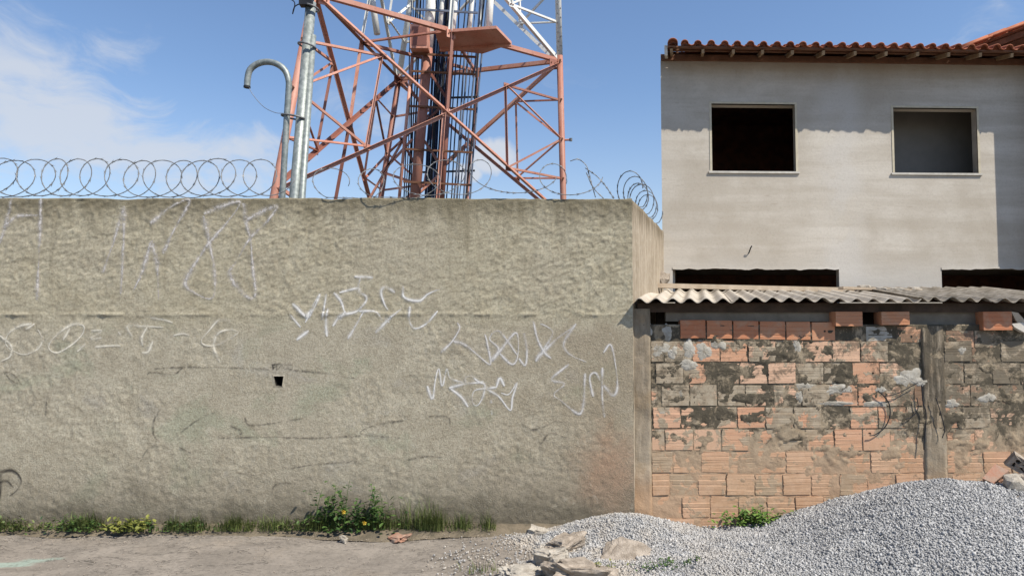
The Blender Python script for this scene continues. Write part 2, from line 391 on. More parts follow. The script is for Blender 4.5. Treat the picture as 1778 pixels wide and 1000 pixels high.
# ---------------------------------------------------------------- mesh and object helpers
WORLD = {}
C = S.collection
def tag(o, label=None, cat=None, group=None, kind=None):
    for k, v in (('label', label), ('category', cat), ('group', group), ('kind', kind)):
        if v: o[k] = v
    return o
def thing(name, loc, label, cat, group=None):
    o = bpy.data.objects.new(name, None); C.objects.link(o); o.location = loc; o.empty_display_size = .2
    WORLD[o] = Vector(loc); return tag(o, label, cat, group)
class MB:
    def __init__(s): s.v = []; s.f = []; s.tone = []; s.cur = .5
    def add(s, vs, fs):
        k = len(s.v); s.v += [tuple(q) for q in vs]; s.f += [tuple(i + k for i in g) for g in fs]; s.tone += [s.cur] * len(vs); return s
    def box(s, a, b, fn=None):
        (x0, y0, z0), (x1, y1, z1) = a, b
        vs = [Vector(q) for q in ((x0, y0, z0), (x1, y0, z0), (x1, y1, z0), (x0, y1, z0), (x0, y0, z1), (x1, y0, z1), (x1, y1, z1), (x0, y1, z1))]
        if fn: vs = [fn(q) for q in vs]
        return s.add(vs, [(0, 3, 2, 1), (4, 5, 6, 7), (0, 1, 5, 4), (1, 2, 6, 5), (2, 3, 7, 6), (3, 0, 4, 7)])
    def extrude(s, prof, p, q, up):
        """sweep a closed 2-D profile (a along side, b along up) from p to q"""
        d = (q - p).normalized(); side = d.cross(up)
        if side.length < 1e-4: side = d.cross(Vector((1, 0, 0)))
        side.normalize(); u = side.cross(d); n = len(prof)
        vs = [e + side * a + u * b_ for e in (p, q) for a, b_ in prof]
        fs = [(i, (i + 1) % n, n + (i + 1) % n, n + i) for i in range(n)] + [tuple(range(n - 1, -1, -1)), tuple(range(n, 2 * n))]
        return s.add(vs, fs)
    def bar(s, p, q, w, h, up=Vector((0, 0, 1))):
        return s.extrude([(-w / 2, -h / 2), (w / 2, -h / 2), (w / 2, h / 2), (-w / 2, h / 2)], p, q, up)
    def angle(s, p, q, w, t=.012, up=Vector((0, 0, 1))):
        return s.extrude([(0, 0), (w, 0), (w, t), (t, t), (t, w), (0, w)], p, q, up)
    def tube(s, path, r, n=8, caps=True):
        path = [Vector(p) for p in path]; rs = r if isinstance(r, (list, tuple)) else [r] * len(path)
        k = len(s.v); up = Vector((0, 0, 1))
        d0 = (path[1] - path[0]).normalized()
        if abs(d0.z) > .9: up = Vector((1, 0, 0))
        side = d0.cross(up).normalized(); vs = []
        for i, p in enumerate(path):
            d = (path[min(i + 1, len(path) - 1)] - path[max(i - 1, 0)]).normalized()
            side = (side - d * side.dot(d)).normalized(); u = side.cross(d)
            vs += [p + (side * math.cos(6.28318 * j / n) + u * math.sin(6.28318 * j / n)) * rs[i] for j in range(n)]
        fs = [(i * n + j, i * n + (j + 1) % n, (i + 1) * n + (j + 1) % n, (i + 1) * n + j) for i in range(len(path) - 1) for j in range(n)]
        if caps: fs += [tuple(range(n - 1, -1, -1)), tuple(range((len(path) - 1) * n, len(path) * n))]
        return s.add(vs, fs)
    def mesh(s, name, m, off=Vector((0, 0, 0)), smooth=False, attr=None):
        me = bpy.data.meshes.new(name)
        me.from_pydata([(v[0] - off[0], v[1] - off[1], v[2] - off[2]) for v in s.v], [], s.f)
        if m: me.materials.append(M[m])
        if smooth: me.polygons.foreach_set('use_smooth', [True] * len(me.polygons))
        if attr:
            a = me.attributes.new(attr, 'FLOAT', 'POINT'); a.data.foreach_set('value', s.tone)
        me.update(); return me
    def build(s, name, m, parent=None, smooth=False, attr=None, origin=None):
        off = WORLD[parent] if parent is not None else Vector(origin if origin is not None else (0, 0, 0))
        o = bpy.data.objects.new(name, s.mesh(name, m, off, smooth, attr)); C.objects.link(o)
        if parent is not None: o.parent = parent; WORLD[o] = WORLD[parent]
        else: o.location = off; WORLD[o] = Vector(off)
        bm = bmesh.new(); bm.from_mesh(o.data); bmesh.ops.recalc_face_normals(bm, faces=bm.faces); bm.to_mesh(o.data); bm.free()
        return o
def place(name, me, loc, parent, rot=(0, 0, 0), scale=(1, 1, 1)):
    """object sharing mesh data; loc is a world position"""
    o = bpy.data.objects.new(name, me); C.objects.link(o); o.parent = parent
    o.location = Vector(loc) - (WORLD[parent] if parent else Vector()); o.rotation_euler = rot; o.scale = scale
    WORLD[o] = Vector(loc); return o

rng = np.random.default_rng(5)
def vnoise(x, z, seed):
    """2-D value noise on arrays"""
    r = np.random.default_rng(seed).random((64, 64))
    xi = np.floor(x).astype(int); zi = np.floor(z).astype(int); fx = x - xi; fz = z - zi
    fx = fx * fx * (3 - 2 * fx); fz = fz * fz * (3 - 2 * fz)
    g = lambda i, j: r[i % 64, j % 64]
    return (g(xi, zi) * (1 - fx) + g(xi + 1, zi) * fx) * (1 - fz) + (g(xi, zi + 1) * (1 - fx) + g(xi + 1, zi + 1) * fx) * fz - .5
def fbm(x, z, seed, oct=4, gain=.55):
    s = 0; a = 1
    for k in range(oct):
        s = s + a * vnoise(x * 2 ** k, z * 2 ** k, seed + k); a *= gain
    return s
def sstep(a, b, v):
    t = np.clip((v - a) / (b - a), 0, 1); return t * t * (3 - 2 * t)

# ---------------------------------------------------------------- ground
def sheet(name, m, x0, x1, y0, y1, z, thick=None):
    mb = MB()
    if thick: mb.box((x0, y0, z - thick), (x1, y1, z))
    else: mb.add([(x0, y0, z), (x1, y0, z), (x1, y1, z), (x0, y1, z)], [(0, 1, 2, 3)])
    return tag(mb.build(name, m), kind='structure')
sheet('ground', 'earth', -500, 500, -500, 500, -.165)
sheet('road', 'asphalt', -300, 300, -4.5, 2.9, -.155)
sheet('kerb', 'kerbm', -60, 60, 2.905, 3.05, -.002, .16)
# pavement with a slightly uneven surface
xs = np.arange(-9, 9.01, .06); ys = np.arange(3.055, 6.4, .06)
X, Y = np.meshgrid(xs, ys); Z = .018 * fbm(X * 1.3, Y * 1.3, 40, 4) + .004 * fbm(X * 9, Y * 9, 50, 2) - .012
crease = np.abs((X + .85) - (Y - 5.3) * .35); Z -= .012 * np.exp(-(crease / .03) ** 2)
mb = MB(); nx = len(xs)
mb.add(np.stack([X, Y, Z], -1).reshape(-1, 3).tolist(), [(j * nx + i, j * nx + i + 1, (j + 1) * nx + i + 1, (j + 1) * nx + i) for j in range(len(ys) - 1) for i in range(nx - 1)])
tag(mb.build('pavement', 'walk', smooth=True), kind='structure')
sheet('yard', 'earth', -30, 30, 6.42, 40, -.02, .1)
# strip of trodden earth at the foot of the wall
xs = np.arange(-7, 1.2, .05); mb = MB()
e = 5.98 + .06 * fbm(xs * 2.5, xs * 0, 61, 4) + .03 * np.sin(xs * 1.1) - .10 * np.exp(-((xs + 1.1) / .5) ** 2)
vs = []
for i, x in enumerate(xs):
    for k in range(7):
        t = k / 6; y = e[i] + (6.3 - e[i]) * t
        vs.append((x, y, -.012 + .05 * sstep(0, .5, t) + .012 * fbm(np.array(x * 9), np.array(y * 9), 70, 3)))
mb.add(vs, [(i * 7 + k, (i + 1) * 7 + k, (i + 1) * 7 + k + 1, i * 7 + k + 1) for i in range(len(xs) - 1) for k in range(6)])
tag(mb.build('earth_strip', 'earth', smooth=True), kind='structure')

# ---------------------------------------------------------------- tall cement wall
WY = 6.2; WX1 = at(1098, 450, WY).x; WTOP = at(500, 345, WY).z
hp = [at(475.5, 653, WY), at(492.5, 653, WY), at(490, 670.5, WY), at(479, 669, WY)]      # weep hole corners
gx = np.arange(-5.6, WX1 + .001, .0125); gx[-1] = WX1; gz = np.linspace(-.05, WTOP, 248)
GX, GZ = np.meshgrid(gx, gz)
seam = at(500, 547, WY).z + .012 * fbm(GX * 3, GX * 0, 11, 4)
up = sstep(-.05, .01, GZ - seam)
da, db = GX * .87 + GZ * .5, -GX * .5 + GZ * .87
rough_up = .006 * fbm(da * 6, db * 16, 20, 4, .7) + .006 * np.abs(fbm(GX * 14, GZ * 20, 26, 3)) + .011 * fbm(da * 26, db * 44, 30, 2)
mask = .75 + .5 * sstep(-.3, .3, fbm(GX * 1.1, GZ * 1.1, 33, 2))
rough_lo = .003 * fbm(GX * 6, GZ * 6, 36, 4) + .0055 * fbm(GX * 28, GZ * 28, 38, 2)
H = up * (.001 + rough_up * mask * .66) + (1 - up) * rough_lo * (.25 + 1.1 * sstep(-.35, .35, fbm(GX * 1.4, GZ * 1.8, 55, 3))) + .012 * vnoise(GX * .8, GZ * .8, 44)
H += .013 * np.exp(-((GZ - seam - .006) / .014) ** 2) * (.0 + 1.3 * np.clip(fbm(GX * 7, GX * 0 + 3, 47, 3) + .35, 0, 1))
H += .008 * sstep(WTOP - .02, WTOP, GZ) * fbm(GX * 8, GX * 0, 49, 3)
PY = WY - H
top = GZ[-1]; ZZ = GZ.copy(); ZZ[-1] += .016 * fbm(gx * 3, gx * 0, 52, 4); ZZ[-2] += .5 * (ZZ[-1] - GZ[-1])
def wall_y(x, z, r=.012):
    i = np.clip(np.searchsorted(gx, x), 1, len(gx) - 2); j = np.clip(np.searchsorted(gz, z), 1, len(gz) - 2)
    return PY[j - 1:j + 2, i - 1:i + 2].min()
wall = thing('cement_wall', (-2, WY, 0), 'tall rough grey cement wall scrawled with graffiti below coiled razor wire', 'wall')
mb = MB(); nx = len(gx)
hx0, hx1 = hp[0].x - .008, hp[1].x + .008; hz0, hz1 = hp[2].z - .008, hp[0].z + .008
fs = []
for j in range(len(gz) - 1):
    for i in range(nx - 1):
        mx, mz = (gx[i] + gx[i + 1]) / 2, (gz[j] + gz[j + 1]) / 2
        if hx0 < mx < hx1 and hz0 < mz < hz1: continue
        fs.append((j * nx + i, j * nx + i + 1, (j + 1) * nx + i + 1, (j + 1) * nx + i))
mb.add(np.stack([GX, PY, ZZ], -1).reshape(-1, 3).tolist(), fs)
tp = (len(gz) - 1) * nx; k = len(mb.v)                   # cap along the top
mb.add([(x, WY + .15, ZZ[-1][i]) for i, x in enumerate(gx)], [])
mb.f += [(tp + i, tp + i + 1, k + i + 1, k + i) for i in range(nx - 1)]
k2 = len(mb.v); mb.add([(x, WY + .15, -.05) for x in gx], [])
mb.f += [(k + i, k + i + 1, k2 + i + 1, k2 + i) for i in range(nx - 1)]
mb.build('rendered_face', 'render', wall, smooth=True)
mb = MB(); mb.box((-9, WY + .001, -.05), (-5.603, WY + .15, WTOP)); mb.build('wall_end', 'render', wall)
mb = MB()                                                # weep hole lining
ring = [Vector((hx0 - .014, 0, hz1 + .014)), Vector((hx1 + .014, 0, hz1 + .014)), Vector((hx1 + .014, 0, hz0 - .014)), Vector((hx0 - .014, 0, hz0 - .014))]
yf = min(wall_y(v.x, v.z) for v in ring) - .0015
o4 = [(v.x, yf + .006, v.z) for v in ring]; i4 = [(v.x, yf, v.z) for v in hp]; b4 = [(v.x, WY + .14, v.z) for v in hp]
mb.add(o4 + i4 + b4, [(a, (a + 1) % 4, 4 + (a + 1) % 4, 4 + a) for a in range(4)])
hole = mb.build('weep_hole', 'render', wall)
mb = MB(); mb.add([(x, y + .004, z) for x, y, z in i4] + b4, [(a, (a + 1) % 4, 4 + (a + 1) % 4, 4 + a) for a in range(4)]); mb.build('hole_lining', 'dark', hole)  # sides and back blackened, shade inside the hole put into the colour
mb = MB(); mb.add([(v.x, WY + .139, v.z) for v in ring], [(0, 1, 2, 3)]); mb.build('hole_back', 'dark', hole)
# splayed return wall running back to the house
dv = Vector((.358, 1, 0)).normalized(); nv = Vector((-dv.y, dv.x, 0))
L = 2.42; us = np.linspace(0, L, 60); zs = np.linspace(-.05, WTOP - .006, 90)
mb = MB(); vs = []
for z in zs:
    for u in us:
        h = .009 * float(fbm(np.array(u * 8.), np.array(z * 6.), 80, 4))
        q = Vector((WX1, WY + .004, 0)) + dv * u - nv * h
        vs.append((q.x, q.y, z + (.012 * float(fbm(np.array(u * 6.), np.array(0.), 85, 3)) if z == zs[-1] else 0)))
mb.add(vs, [(j * 60 + i, j * 60 + i + 1, (j + 1) * 60 + i + 1, (j + 1) * 60 + i) for j in range(89) for i in range(59)])
for z in (-.05, WTOP - .006):
    mb.add([tuple(Vector((WX1, WY + .004, z)) + dv * u + nv * .15) for u in us], [])
k = 60 * 90; mb.f += [(89 * 60 + i, 89 * 60 + i + 1, k + 60 + i + 1, k + 60 + i) for i in range(59)] + [(k + i, k + i + 1, k + 60 + i + 1, k + 60 + i) for i in range(59)]
mb.build('return_wall', 'side', wall, smooth=True)

# ---- paint strokes on the wall: pixel polylines of the photograph laid on the wall surface
def smooth_path(pts, n=8):
    P = [np.array(p, float) for p in pts]
    if len(P) < 3: return [P[0] + (P[-1] - P[0]) * t for t in np.linspace(0, 1, 14)]
    P = [2 * P[0] - P[1]] + P + [2 * P[-1] - P[-2]]; out = []
    for i in range(1, len(P) - 2):
        for t in np.linspace(0, 1, n, endpoint=False):
            a, b, c, d = P[i - 1:i + 3]
            out.append(.5 * (2 * b + (c - a) * t + (2 * a - 5 * b + 4 * c - d) * t * t + (3 * b - a - 3 * c + d) * t ** 3))
    return out + [P[-2]]
def graffiti(strokes, m, wpx, label, Yp=None, parent=None):
    mb = MB()
    for st in strokes:
        path = smooth_path(st, 10)
        pts = []
        for p in path:
            q = at(p[0], p[1], WY)
            pts.append(q)
        # resample
        d = [0]
        for a, b in zip(pts, pts[1:]): d.append(d[-1] + (b - a).length)
        n = max(4, int(d[-1] / .012)); ss = np.linspace(0, d[-1], n)
        px = np.interp(ss, d, [p.x for p in pts]); pz = np.interp(ss, d, [p.z for p in pts])
        base = len(mb.v); ph = random.random() * 9
        for i in range(n):
            i0, i1 = max(i - 1, 0), min(i + 1, n - 1)
            tx, tz = px[i1] - px[i0], pz[i1] - pz[i0]; l = math.hypot(tx, tz) or 1
            wd = wpx / 187 / 2 * (.85 + .5 * math.sin(ss[i] * 9 + ph) * math.sin(ss[i] * 3.1 + ph)) * (1 if 1 < i < n - 2 else .7)
            for sgn, ev_ in ((-1.7, 0), (-.7, .38), (0, 1), (.7, .38), (1.7, 0)):
                x = px[i] - tz / l * wd * sgn; z = pz[i] + tx / l * wd * sgn
                y = (wall_y(x, z) if Yp is None else Yp) - .003
                mb.cur = ev_
                mb.add([(x, y, z)], [])
        mb.f += [(base + i * 5 + k, base + (i + 1) * 5 + k, base + (i + 1) * 5 + k + 1, base + i * 5 + k + 1) for i in range(n - 1) for k in range(4)]
    o = mb.build('graffiti', m, parent or wall, attr='edge'); o['label'] = label
    return o
graffiti([[(22, 345), (12, 385), (0, 425)], [(8, 392), (30, 376), (66, 374)], [(72, 345), (69, 430), (64, 520)],
          [(216, 358), (196, 425), (178, 475)], [(217, 362), (214, 440), (210, 510)], [(263, 420), (248, 470), (232, 505)], [(264, 418), (273, 460), (276, 520)],
          [(262, 388), (300, 358), (330, 348), (305, 395), (283, 440)], [(355, 372), (385, 358), (418, 352), (390, 392), (362, 424), (335, 465), (322, 490), (332, 505), (368, 518), (374, 480), (365, 425), (354, 375)],
          [(423, 353), (427, 382), (436, 420), (440, 470), (444, 512), (428, 514), (400, 478), (412, 452), (436, 412), (462, 388), (482, 358), (455, 368), (428, 382)]],
         'spray_faint', 8.5, 'tall faded lilac letters high on the wall')
graffiti([[(0, 582), (20, 600), (18, 618), (0, 628)], [(55, 562), (35, 566), (15, 580), (12, 600), (40, 615), (65, 606), (74, 588), (66, 572)], [(60, 562), (45, 572)],
          [(138, 560), (120, 566), (95, 585), (85, 603), (98, 612), (120, 602), (142, 582), (146, 566), (132, 562)], [(122, 570), (110, 590)], [(135, 610), (150, 596)],
          [(158, 574), (178, 574), (158, 588), (178, 586)], [(165, 602), (190, 600), (210, 600)], [(210, 582), (206, 576)], [(230, 584), (222, 566), (246, 566), (285, 568)],
          [(262, 552), (285, 555), (300, 560)], [(256, 567), (247, 585), (248, 600)], [(266, 592), (258, 610), (247, 612)], [(302, 582), (318, 579), (330, 582)],
          [(400, 557), (380, 556), (365, 572), (350, 592), (362, 600), (385, 596), (408, 582), (414, 576), (400, 572), (380, 578), (372, 596), (374, 610), (382, 628)]],
         'spray_cream', 6.0, 'row of thin cream loops and letters under the seam')
graffiti([[(508, 527), (535, 550), (545, 528), (556, 510)], [(504, 546), (522, 568)], [(515, 590), (536, 574)], [(530, 552), (542, 538), (530, 560)], [(556, 510), (548, 530), (537, 550)], [(567, 510), (560, 555)],
          [(570, 535), (566, 560), (568, 584)], [(580, 508), (592, 522), (598, 540)], [(578, 566), (592, 548), (620, 540), (636, 522)], [(600, 540), (590, 555)], [(604, 588), (616, 568), (632, 540)],
          [(590, 508), (622, 500), (624, 507), (636, 515), (634, 526), (622, 538)], [(616, 480), (648, 482)], [(626, 482), (622, 500)], [(624, 540), (652, 541), (664, 556)], [(652, 578), (674, 555), (698, 535)], [(668, 552), (676, 560)],
          [(686, 508), (670, 498), (662, 507), (668, 528), (674, 538)], [(700, 496), (702, 516), (728, 522), (744, 510), (768, 500)], [(712, 532), (711, 556), (720, 570), (740, 562), (760, 540)]],
         'spray_white', 6.2, 'jagged white scribble across the seam')
graffiti([[(765, 612), (784, 594), (798, 570), (794, 560)], [(788, 592), (810, 600), (846, 630), (852, 628), (846, 595), (842, 580)], [(852, 628), (866, 606), (850, 588), (864, 574), (880, 590), (898, 616)], [(855, 626), (872, 604), (894, 578), (900, 590), (898, 622), (888, 632), (868, 614)],
          [(901, 622), (912, 634), (915, 610), (910, 578)], [(926, 557), (934, 590), (946, 612), (957, 622)], [(930, 627), (946, 604), (960, 578), (948, 566), (938, 562)], [(932, 622), (965, 590), (1000, 564)], [(1000, 562), (982, 588), (980, 604), (994, 618), (1018, 628)]],
         'spray_mid', 6.2, 'looping pale scrawl below the seam')
graffiti([[(742, 670), (751, 692), (756, 660), (762, 640), (768, 670), (776, 640), (782, 656), (806, 664)], [(780, 673), (808, 666), (830, 664), (840, 662)], [(780, 673), (800, 688), (813, 706)], [(810, 666), (808, 656), (818, 652), (830, 662), (842, 668), (838, 690), (828, 704), (820, 696), (824, 678), (845, 674), (862, 672)], [(862, 672), (868, 656), (876, 670)],
          [(846, 676), (866, 688), (886, 712), (890, 690), (898, 664), (884, 684), (870, 682)], [(853, 694), (853, 700)], [(854, 712), (854, 720)]],
         'spray_white', 5.4, 'sharp white signature with a dot beneath')
graffiti([[(988, 632), (958, 658), (980, 666), (962, 684), (975, 696), (1005, 718), (1013, 700), (1016, 648)], [(1030, 688), (1024, 655), (1034, 647), (1042, 660)], [(1046, 638), (1046, 690), (1050, 724)], [(1048, 668), (1064, 686), (1072, 672), (1068, 628), (1060, 598), (1048, 612)]],
         'spray_mid', 6.0, 'zigzag and tall strokes beside the corner')
graffiti([[(-4, 820), (22, 816), (38, 832), (30, 850), (18, 860)], [(-4, 838), (12, 834), (24, 846)], [(2, 822), (1, 850), (-2, 880)]], 'spray_black', 5.5, 'black hooked mark low on the wall')
graffiti([[(268, 640), (320, 637), (400, 638), (470, 641)], [(510, 643), (560, 647), (620, 657)], [(255, 655), (262, 646), (300, 650), (318, 638)], [(6, 645), (24, 650), (38, 668)], [(8, 648), (20, 660), (36, 668)], [(40, 712), (60, 702)], [(82, 690), (80, 722)],
          [(282, 706), (268, 730), (268, 755), (280, 768)], [(315, 750), (345, 728), (375, 715)], [(245, 800), (255, 782), (273, 770)], [(312, 776), (332, 786)], [(400, 738), (420, 750), (405, 760)], [(425, 725), (440, 738), (525, 726)],
          [(380, 760), (460, 758), (540, 760), (625, 756)], [(703, 730), (660, 735), (626, 752), (695, 760)], [(706, 798), (740, 792), (768, 794)], [(415, 820), (440, 824), (462, 822)], [(470, 860), (480, 840), (515, 838)], [(745, 722), (778, 724), (782, 748)], [(470, 800), (500, 812), (545, 806), (620, 800)], [(905, 735), (930, 745), (970, 728)], [(940, 770), (955, 752), (985, 760)]],
         'spray_black_faint', 4.0, 'thin dark scratches and faded pen lines')
graffiti([[(474, 634), (475, 641)], [(474, 638), (479, 637)], [(480, 634), (481, 643)], [(484, 641), (488, 634), (491, 635), (488, 640)], [(494, 635), (493, 640), (498, 641)], [(500, 634), (501, 641), (507, 641)], [(472, 633), (490, 632), (507, 633)]], 'spray_black', 3.6, 'small smudged dark lettering above the weep hole')

# ---------------------------------------------------------------- brick shed against the house
BY = 6.26                                               # face of the brickwork
shed = thing('brick_shed', (3, BY, 0), 'low shed of old mortar-smeared hollow bricks under corrugated sheets', 'shed')
BH, BW, JP, JR = .19, .247, .262, .205
bx0 = at(1131, 700, BY).x; bx_end = 5.6; zt = at(1300, 591, BY).z
def brick_profile(w, h, d, grooves=5, gd=.004):
    prof = []; n = grooves; s = h / n
    for k in range(n):
        z0 = -h / 2 + k * s
        prof += [(0, z0 + s * .0), (0, z0 + s * .72), (gd, z0 + s * .8), (gd, z0 + s * .95)]
    prof += [(0, h / 2), (d, h / 2), (d, -h / 2)]
    mb = MB(); m = len(prof)
    vs = [(x, y, z) for x in (-w / 2, w / 2) for y, z in prof]
    fs = [(i, (i + 1) % m, m + (i + 1) % m, m + i) for i in range(m)] + [tuple(range(m)), tuple(range(m, 2 * m))]
    return mb.add(vs, fs)
def bmesh_fix(me):
    bm = bmesh.new(); bm.from_mesh(me); bmesh.ops.recalc_face_normals(bm, faces=bm.faces); bm.to_mesh(me); bm.free(); return me
brick_meshes = []
for v in range(4):
    mb = brick_profile(BW, BH, .09, 5 if v < 2 else 4, (.0006, .0004, .0010, .0005)[v])
    rr = random.Random(v)
    mb.v = [(x + rr.uniform(-.006, .006) * (1 if y < .02 else 0), y + rr.uniform(-.002, .002), z + (rr.uniform(-.004, .004) if abs(z) > BH * .49 else 0)) for x, y, z in mb.v]
    brick_meshes.append(bmesh_fix(mb.mesh('brick', 'brick')))
def holed_brick(polys, m='brick', w=BW, h=BH, depth=.05):
    """brick whose face has been broken through or nailed: polys are outlines on the face"""
    bm = bmesh.new()
    out = [bm.verts.new((x, 0, z)) for x, z in ((-w / 2, -h / 2), (w / 2, -h / 2), (w / 2, h / 2), (-w / 2, h / 2))]
    edges = [bm.edges.new((out[i], out[(i + 1) % 4])) for i in range(4)]
    loops = []
    for poly in polys:
        vs = [bm.verts.new((x, 0, z)) for x, z in poly]
        edges += [bm.edges.new((vs[i], vs[(i + 1) % len(vs)])) for i in range(len(vs))]; loops.append(vs)
    bmesh.ops.triangle_fill(bm, edges=edges, use_beauty=True)
    for vs in loops:
        bk = [bm.verts.new((v.co.x, depth, v.co.z)) for v in vs]; n = len(vs)
        for i in range(n): bm.faces.new((vs[i], vs[(i + 1) % n], bk[(i + 1) % n], bk[i]))
        bm.faces.new(bk)
    bk = [bm.verts.new((v.co.x, .09, v.co.z)) for v in out]
    for i in range(4): bm.faces.new((out[i], out[(i + 1) % 4], bk[(i + 1) % 4], bk[i]))
    bm.faces.new(bk); bmesh.ops.recalc_face_normals(bm, faces=bm.faces)
    me = bpy.data.meshes.new('brick'); bm.to_mesh(me); bm.free(); me.materials.append(M[m]); return me
def rpoly(cx, cz, rx, rz, n=9, j=.3, seed=0):
    r = random.Random(seed)
    return [(cx + rx * math.cos(6.283 * i / n) * (1 + r.uniform(-j, j)), cz + rz * math.sin(6.283 * i / n) * (1 + r.uniform(-j, j))) for i in range(n)]
piers = [(at(1093, 700, BY).x, at(1130, 700, BY).x), (at(1603, 700, BY).x, at(1641, 700, BY).x)]
# holes seen in the photograph: pixel centre, half size px
holes = [(1353, 607, 2.2, 2.2), (1463, 661, 2.4, 2.2), (1141, 756, 5, 3.4), (1236, 762, 3, 2.6), (1692, 768, 17, 10), (1663, 655, 10, 13), (1679, 652, 3.5, 3), (1692, 691, 4.5, 4.5), (1433, 647, 2.2, 2.2), (1515, 648, 2.4, 1.8), (1437, 677, 5, 4), (1459, 684, 4, 3), (1700, 589, 3.5, 3), (1727, 588, 2.6, 2.4), (1582, 585, 2.4, 2.4), (1510, 752, 3, 2), (1205, 690, 2, 2)]
holes = [(at(px, py, BY), rx / 185, rz / 185) for px, py, rx, rz in holes]
nb = 0
for k in range(9):
    zc = zt - JR * k - JR / 2 + .003
    x = bx0 + (0 if k % 2 else -JP * .5) + [0, .05, -.03, .02, .0, -.06, .04, .02, 0][k]
    while x < bx_end:
        w = BW; xa, xb = x, x + BW; x += JP
        for (p0, p1) in piers:                          # cut bricks at the piers
            if p0 < xa < p1: xa = p1 + .006
            if p0 < xb < p1: xb = p0 - .006
            if xa < p0 and xb > p1: xb = p0 - .006
        xa = max(xa, bx0 + .004)
        if xb - xa < .05: continue
        r = random.random(); dy = random.uniform(-.006, .006)
        mine = [(p.x, p.z, rx, rz) for p, rx, rz in holes if xa + rx < p.x < xb - rx and abs(p.z - zc) < BH / 2 - rz * .6]
        cxb = (xa + xb) / 2; rot = (0, random.uniform(-.012, .012), random.uniform(-.012, .012))
        if mine:
            me = holed_brick([rpoly(hx - cxb, min(max(hz_ - zc, -BH / 2 + rz * 1.4), BH / 2 - rz * 1.4), rx, rz, 9, .28, nb) for hx, hz_, rx, rz in mine], w=xb - xa)
            place('brick', me, (cxb, BY + dy, zc), shed, rot)
        else:
            place('brick', brick_meshes[int(r * 4)], (cxb, BY + dy, zc), shed, rot, ((xb - xa) / BW, 1, 1))
        nb += 1
# upright clean bricks of the top row
tops = [1180, 1226, 1272, 1318, 1364, 1408, 1451]
topz0, topz1 = at(1300, 590, BY).z, at(1300, 557, BY).z
for i in range(6):
    xa, xb = at(tops[i] + 1.5, 575, BY).x, at(tops[i + 1] - 1.5, 575, BY).x; zc = (topz0 + topz1) / 2 + .012 - .004 * i; hh = topz1 - topz0 - .01
    mb = brick_profile(xb - xa, hh, .09, 4, .003)
    me = bmesh_fix(mb.mesh('brick', 'newbrick'))
    if i == 5: me = holed_brick([rpoly(.012, .0, .012, .011, 8, .2, 3)], 'newbrick', xb - xa, hh)
    place('brick', me, ((xa + xb) / 2, BY - .006 + random.uniform(-.003, .003), zc), shed, (0, random.uniform(-.01, .01), random.uniform(-.03, .03)))
for a, b, m, dy in ((1455, 1502, 'brick', .01), (1504, 1549, 'patch', 0), (1557, 1600, 'brick', 0), (1643, 1690, 'brick', 0), (1693, 1742, 'brick', .004), (1746, 1796, 'brick', .01), (1799, 1850, 'brick', .0)):
    xa, xb = at(a, 580, BY).x, at(b, 580, BY).x; za, zb = at(a, 594 if a < 1640 else 603, BY).z, at(a, 567 if a < 1640 else 574, BY).z
    mine = [(p.x - (xa + xb) / 2, p.z - (za + zb) / 2, rx, rz) for p, rx, rz in holes if xa + rx < p.x < xb - rx and za + rz < p.z < zb - rz]
    me = holed_brick([rpoly(*q, 9, .25, 5) for q in mine], m, xb - xa, zb - za) if mine else bmesh_fix(brick_profile(xb - xa, zb - za, .09, 4, .002).mesh('brick', m))
    place('brick', me, ((xa + xb) / 2, BY + dy, (za + zb) / 2), shed)
# mortar body behind the bricks, uneven
mx = np.arange(piers[0][0] + .02, bx_end, .015); mz = np.arange(-.08, at(1400, 562, BY).z, .015)
MX, MZ = np.meshgrid(mx, mz); MYY = BY + .004 + .010 * fbm(MX * 7, MZ * 7, 90, 4) + .004 * fbm(MX * 28, MZ * 28, 97, 2)
MYY -= (.004 + .012 * sstep(.35, .8, MZ)) * sstep(.3, .5, fbm(MX * 4.2, MZ * 6.0, 93, 5, .7))
MYY = np.maximum(MYY, BY - .0065 + .003 * fbm(MX * 16, MZ * 16, 98, 3))
mb = MB(); n = len(mx)
mb.add(np.stack([MX, MYY, MZ], -1).reshape(-1, 3).tolist(), [(j * n + i, j * n + i + 1, (j + 1) * n + i + 1, (j + 1) * n + i) for j in range(len(mz) - 1) for i in range(n - 1)])
k = len(mb.v); tr = (len(mz) - 1) * n
mb.add([(x, BY + .14, mz[-1]) for x in mx], []); mb.f += [(tr + i, tr + i + 1, k + i + 1, k + i) for i in range(n - 1)]
k2 = len(mb.v); mb.add([(x, BY + .14, -.08) for x in mx], []); mb.f += [(k + i, k + i + 1, k2 + i + 1, k2 + i) for i in range(n - 1)]
mb.build('mortar_bed', 'mortar', shed, smooth=True)
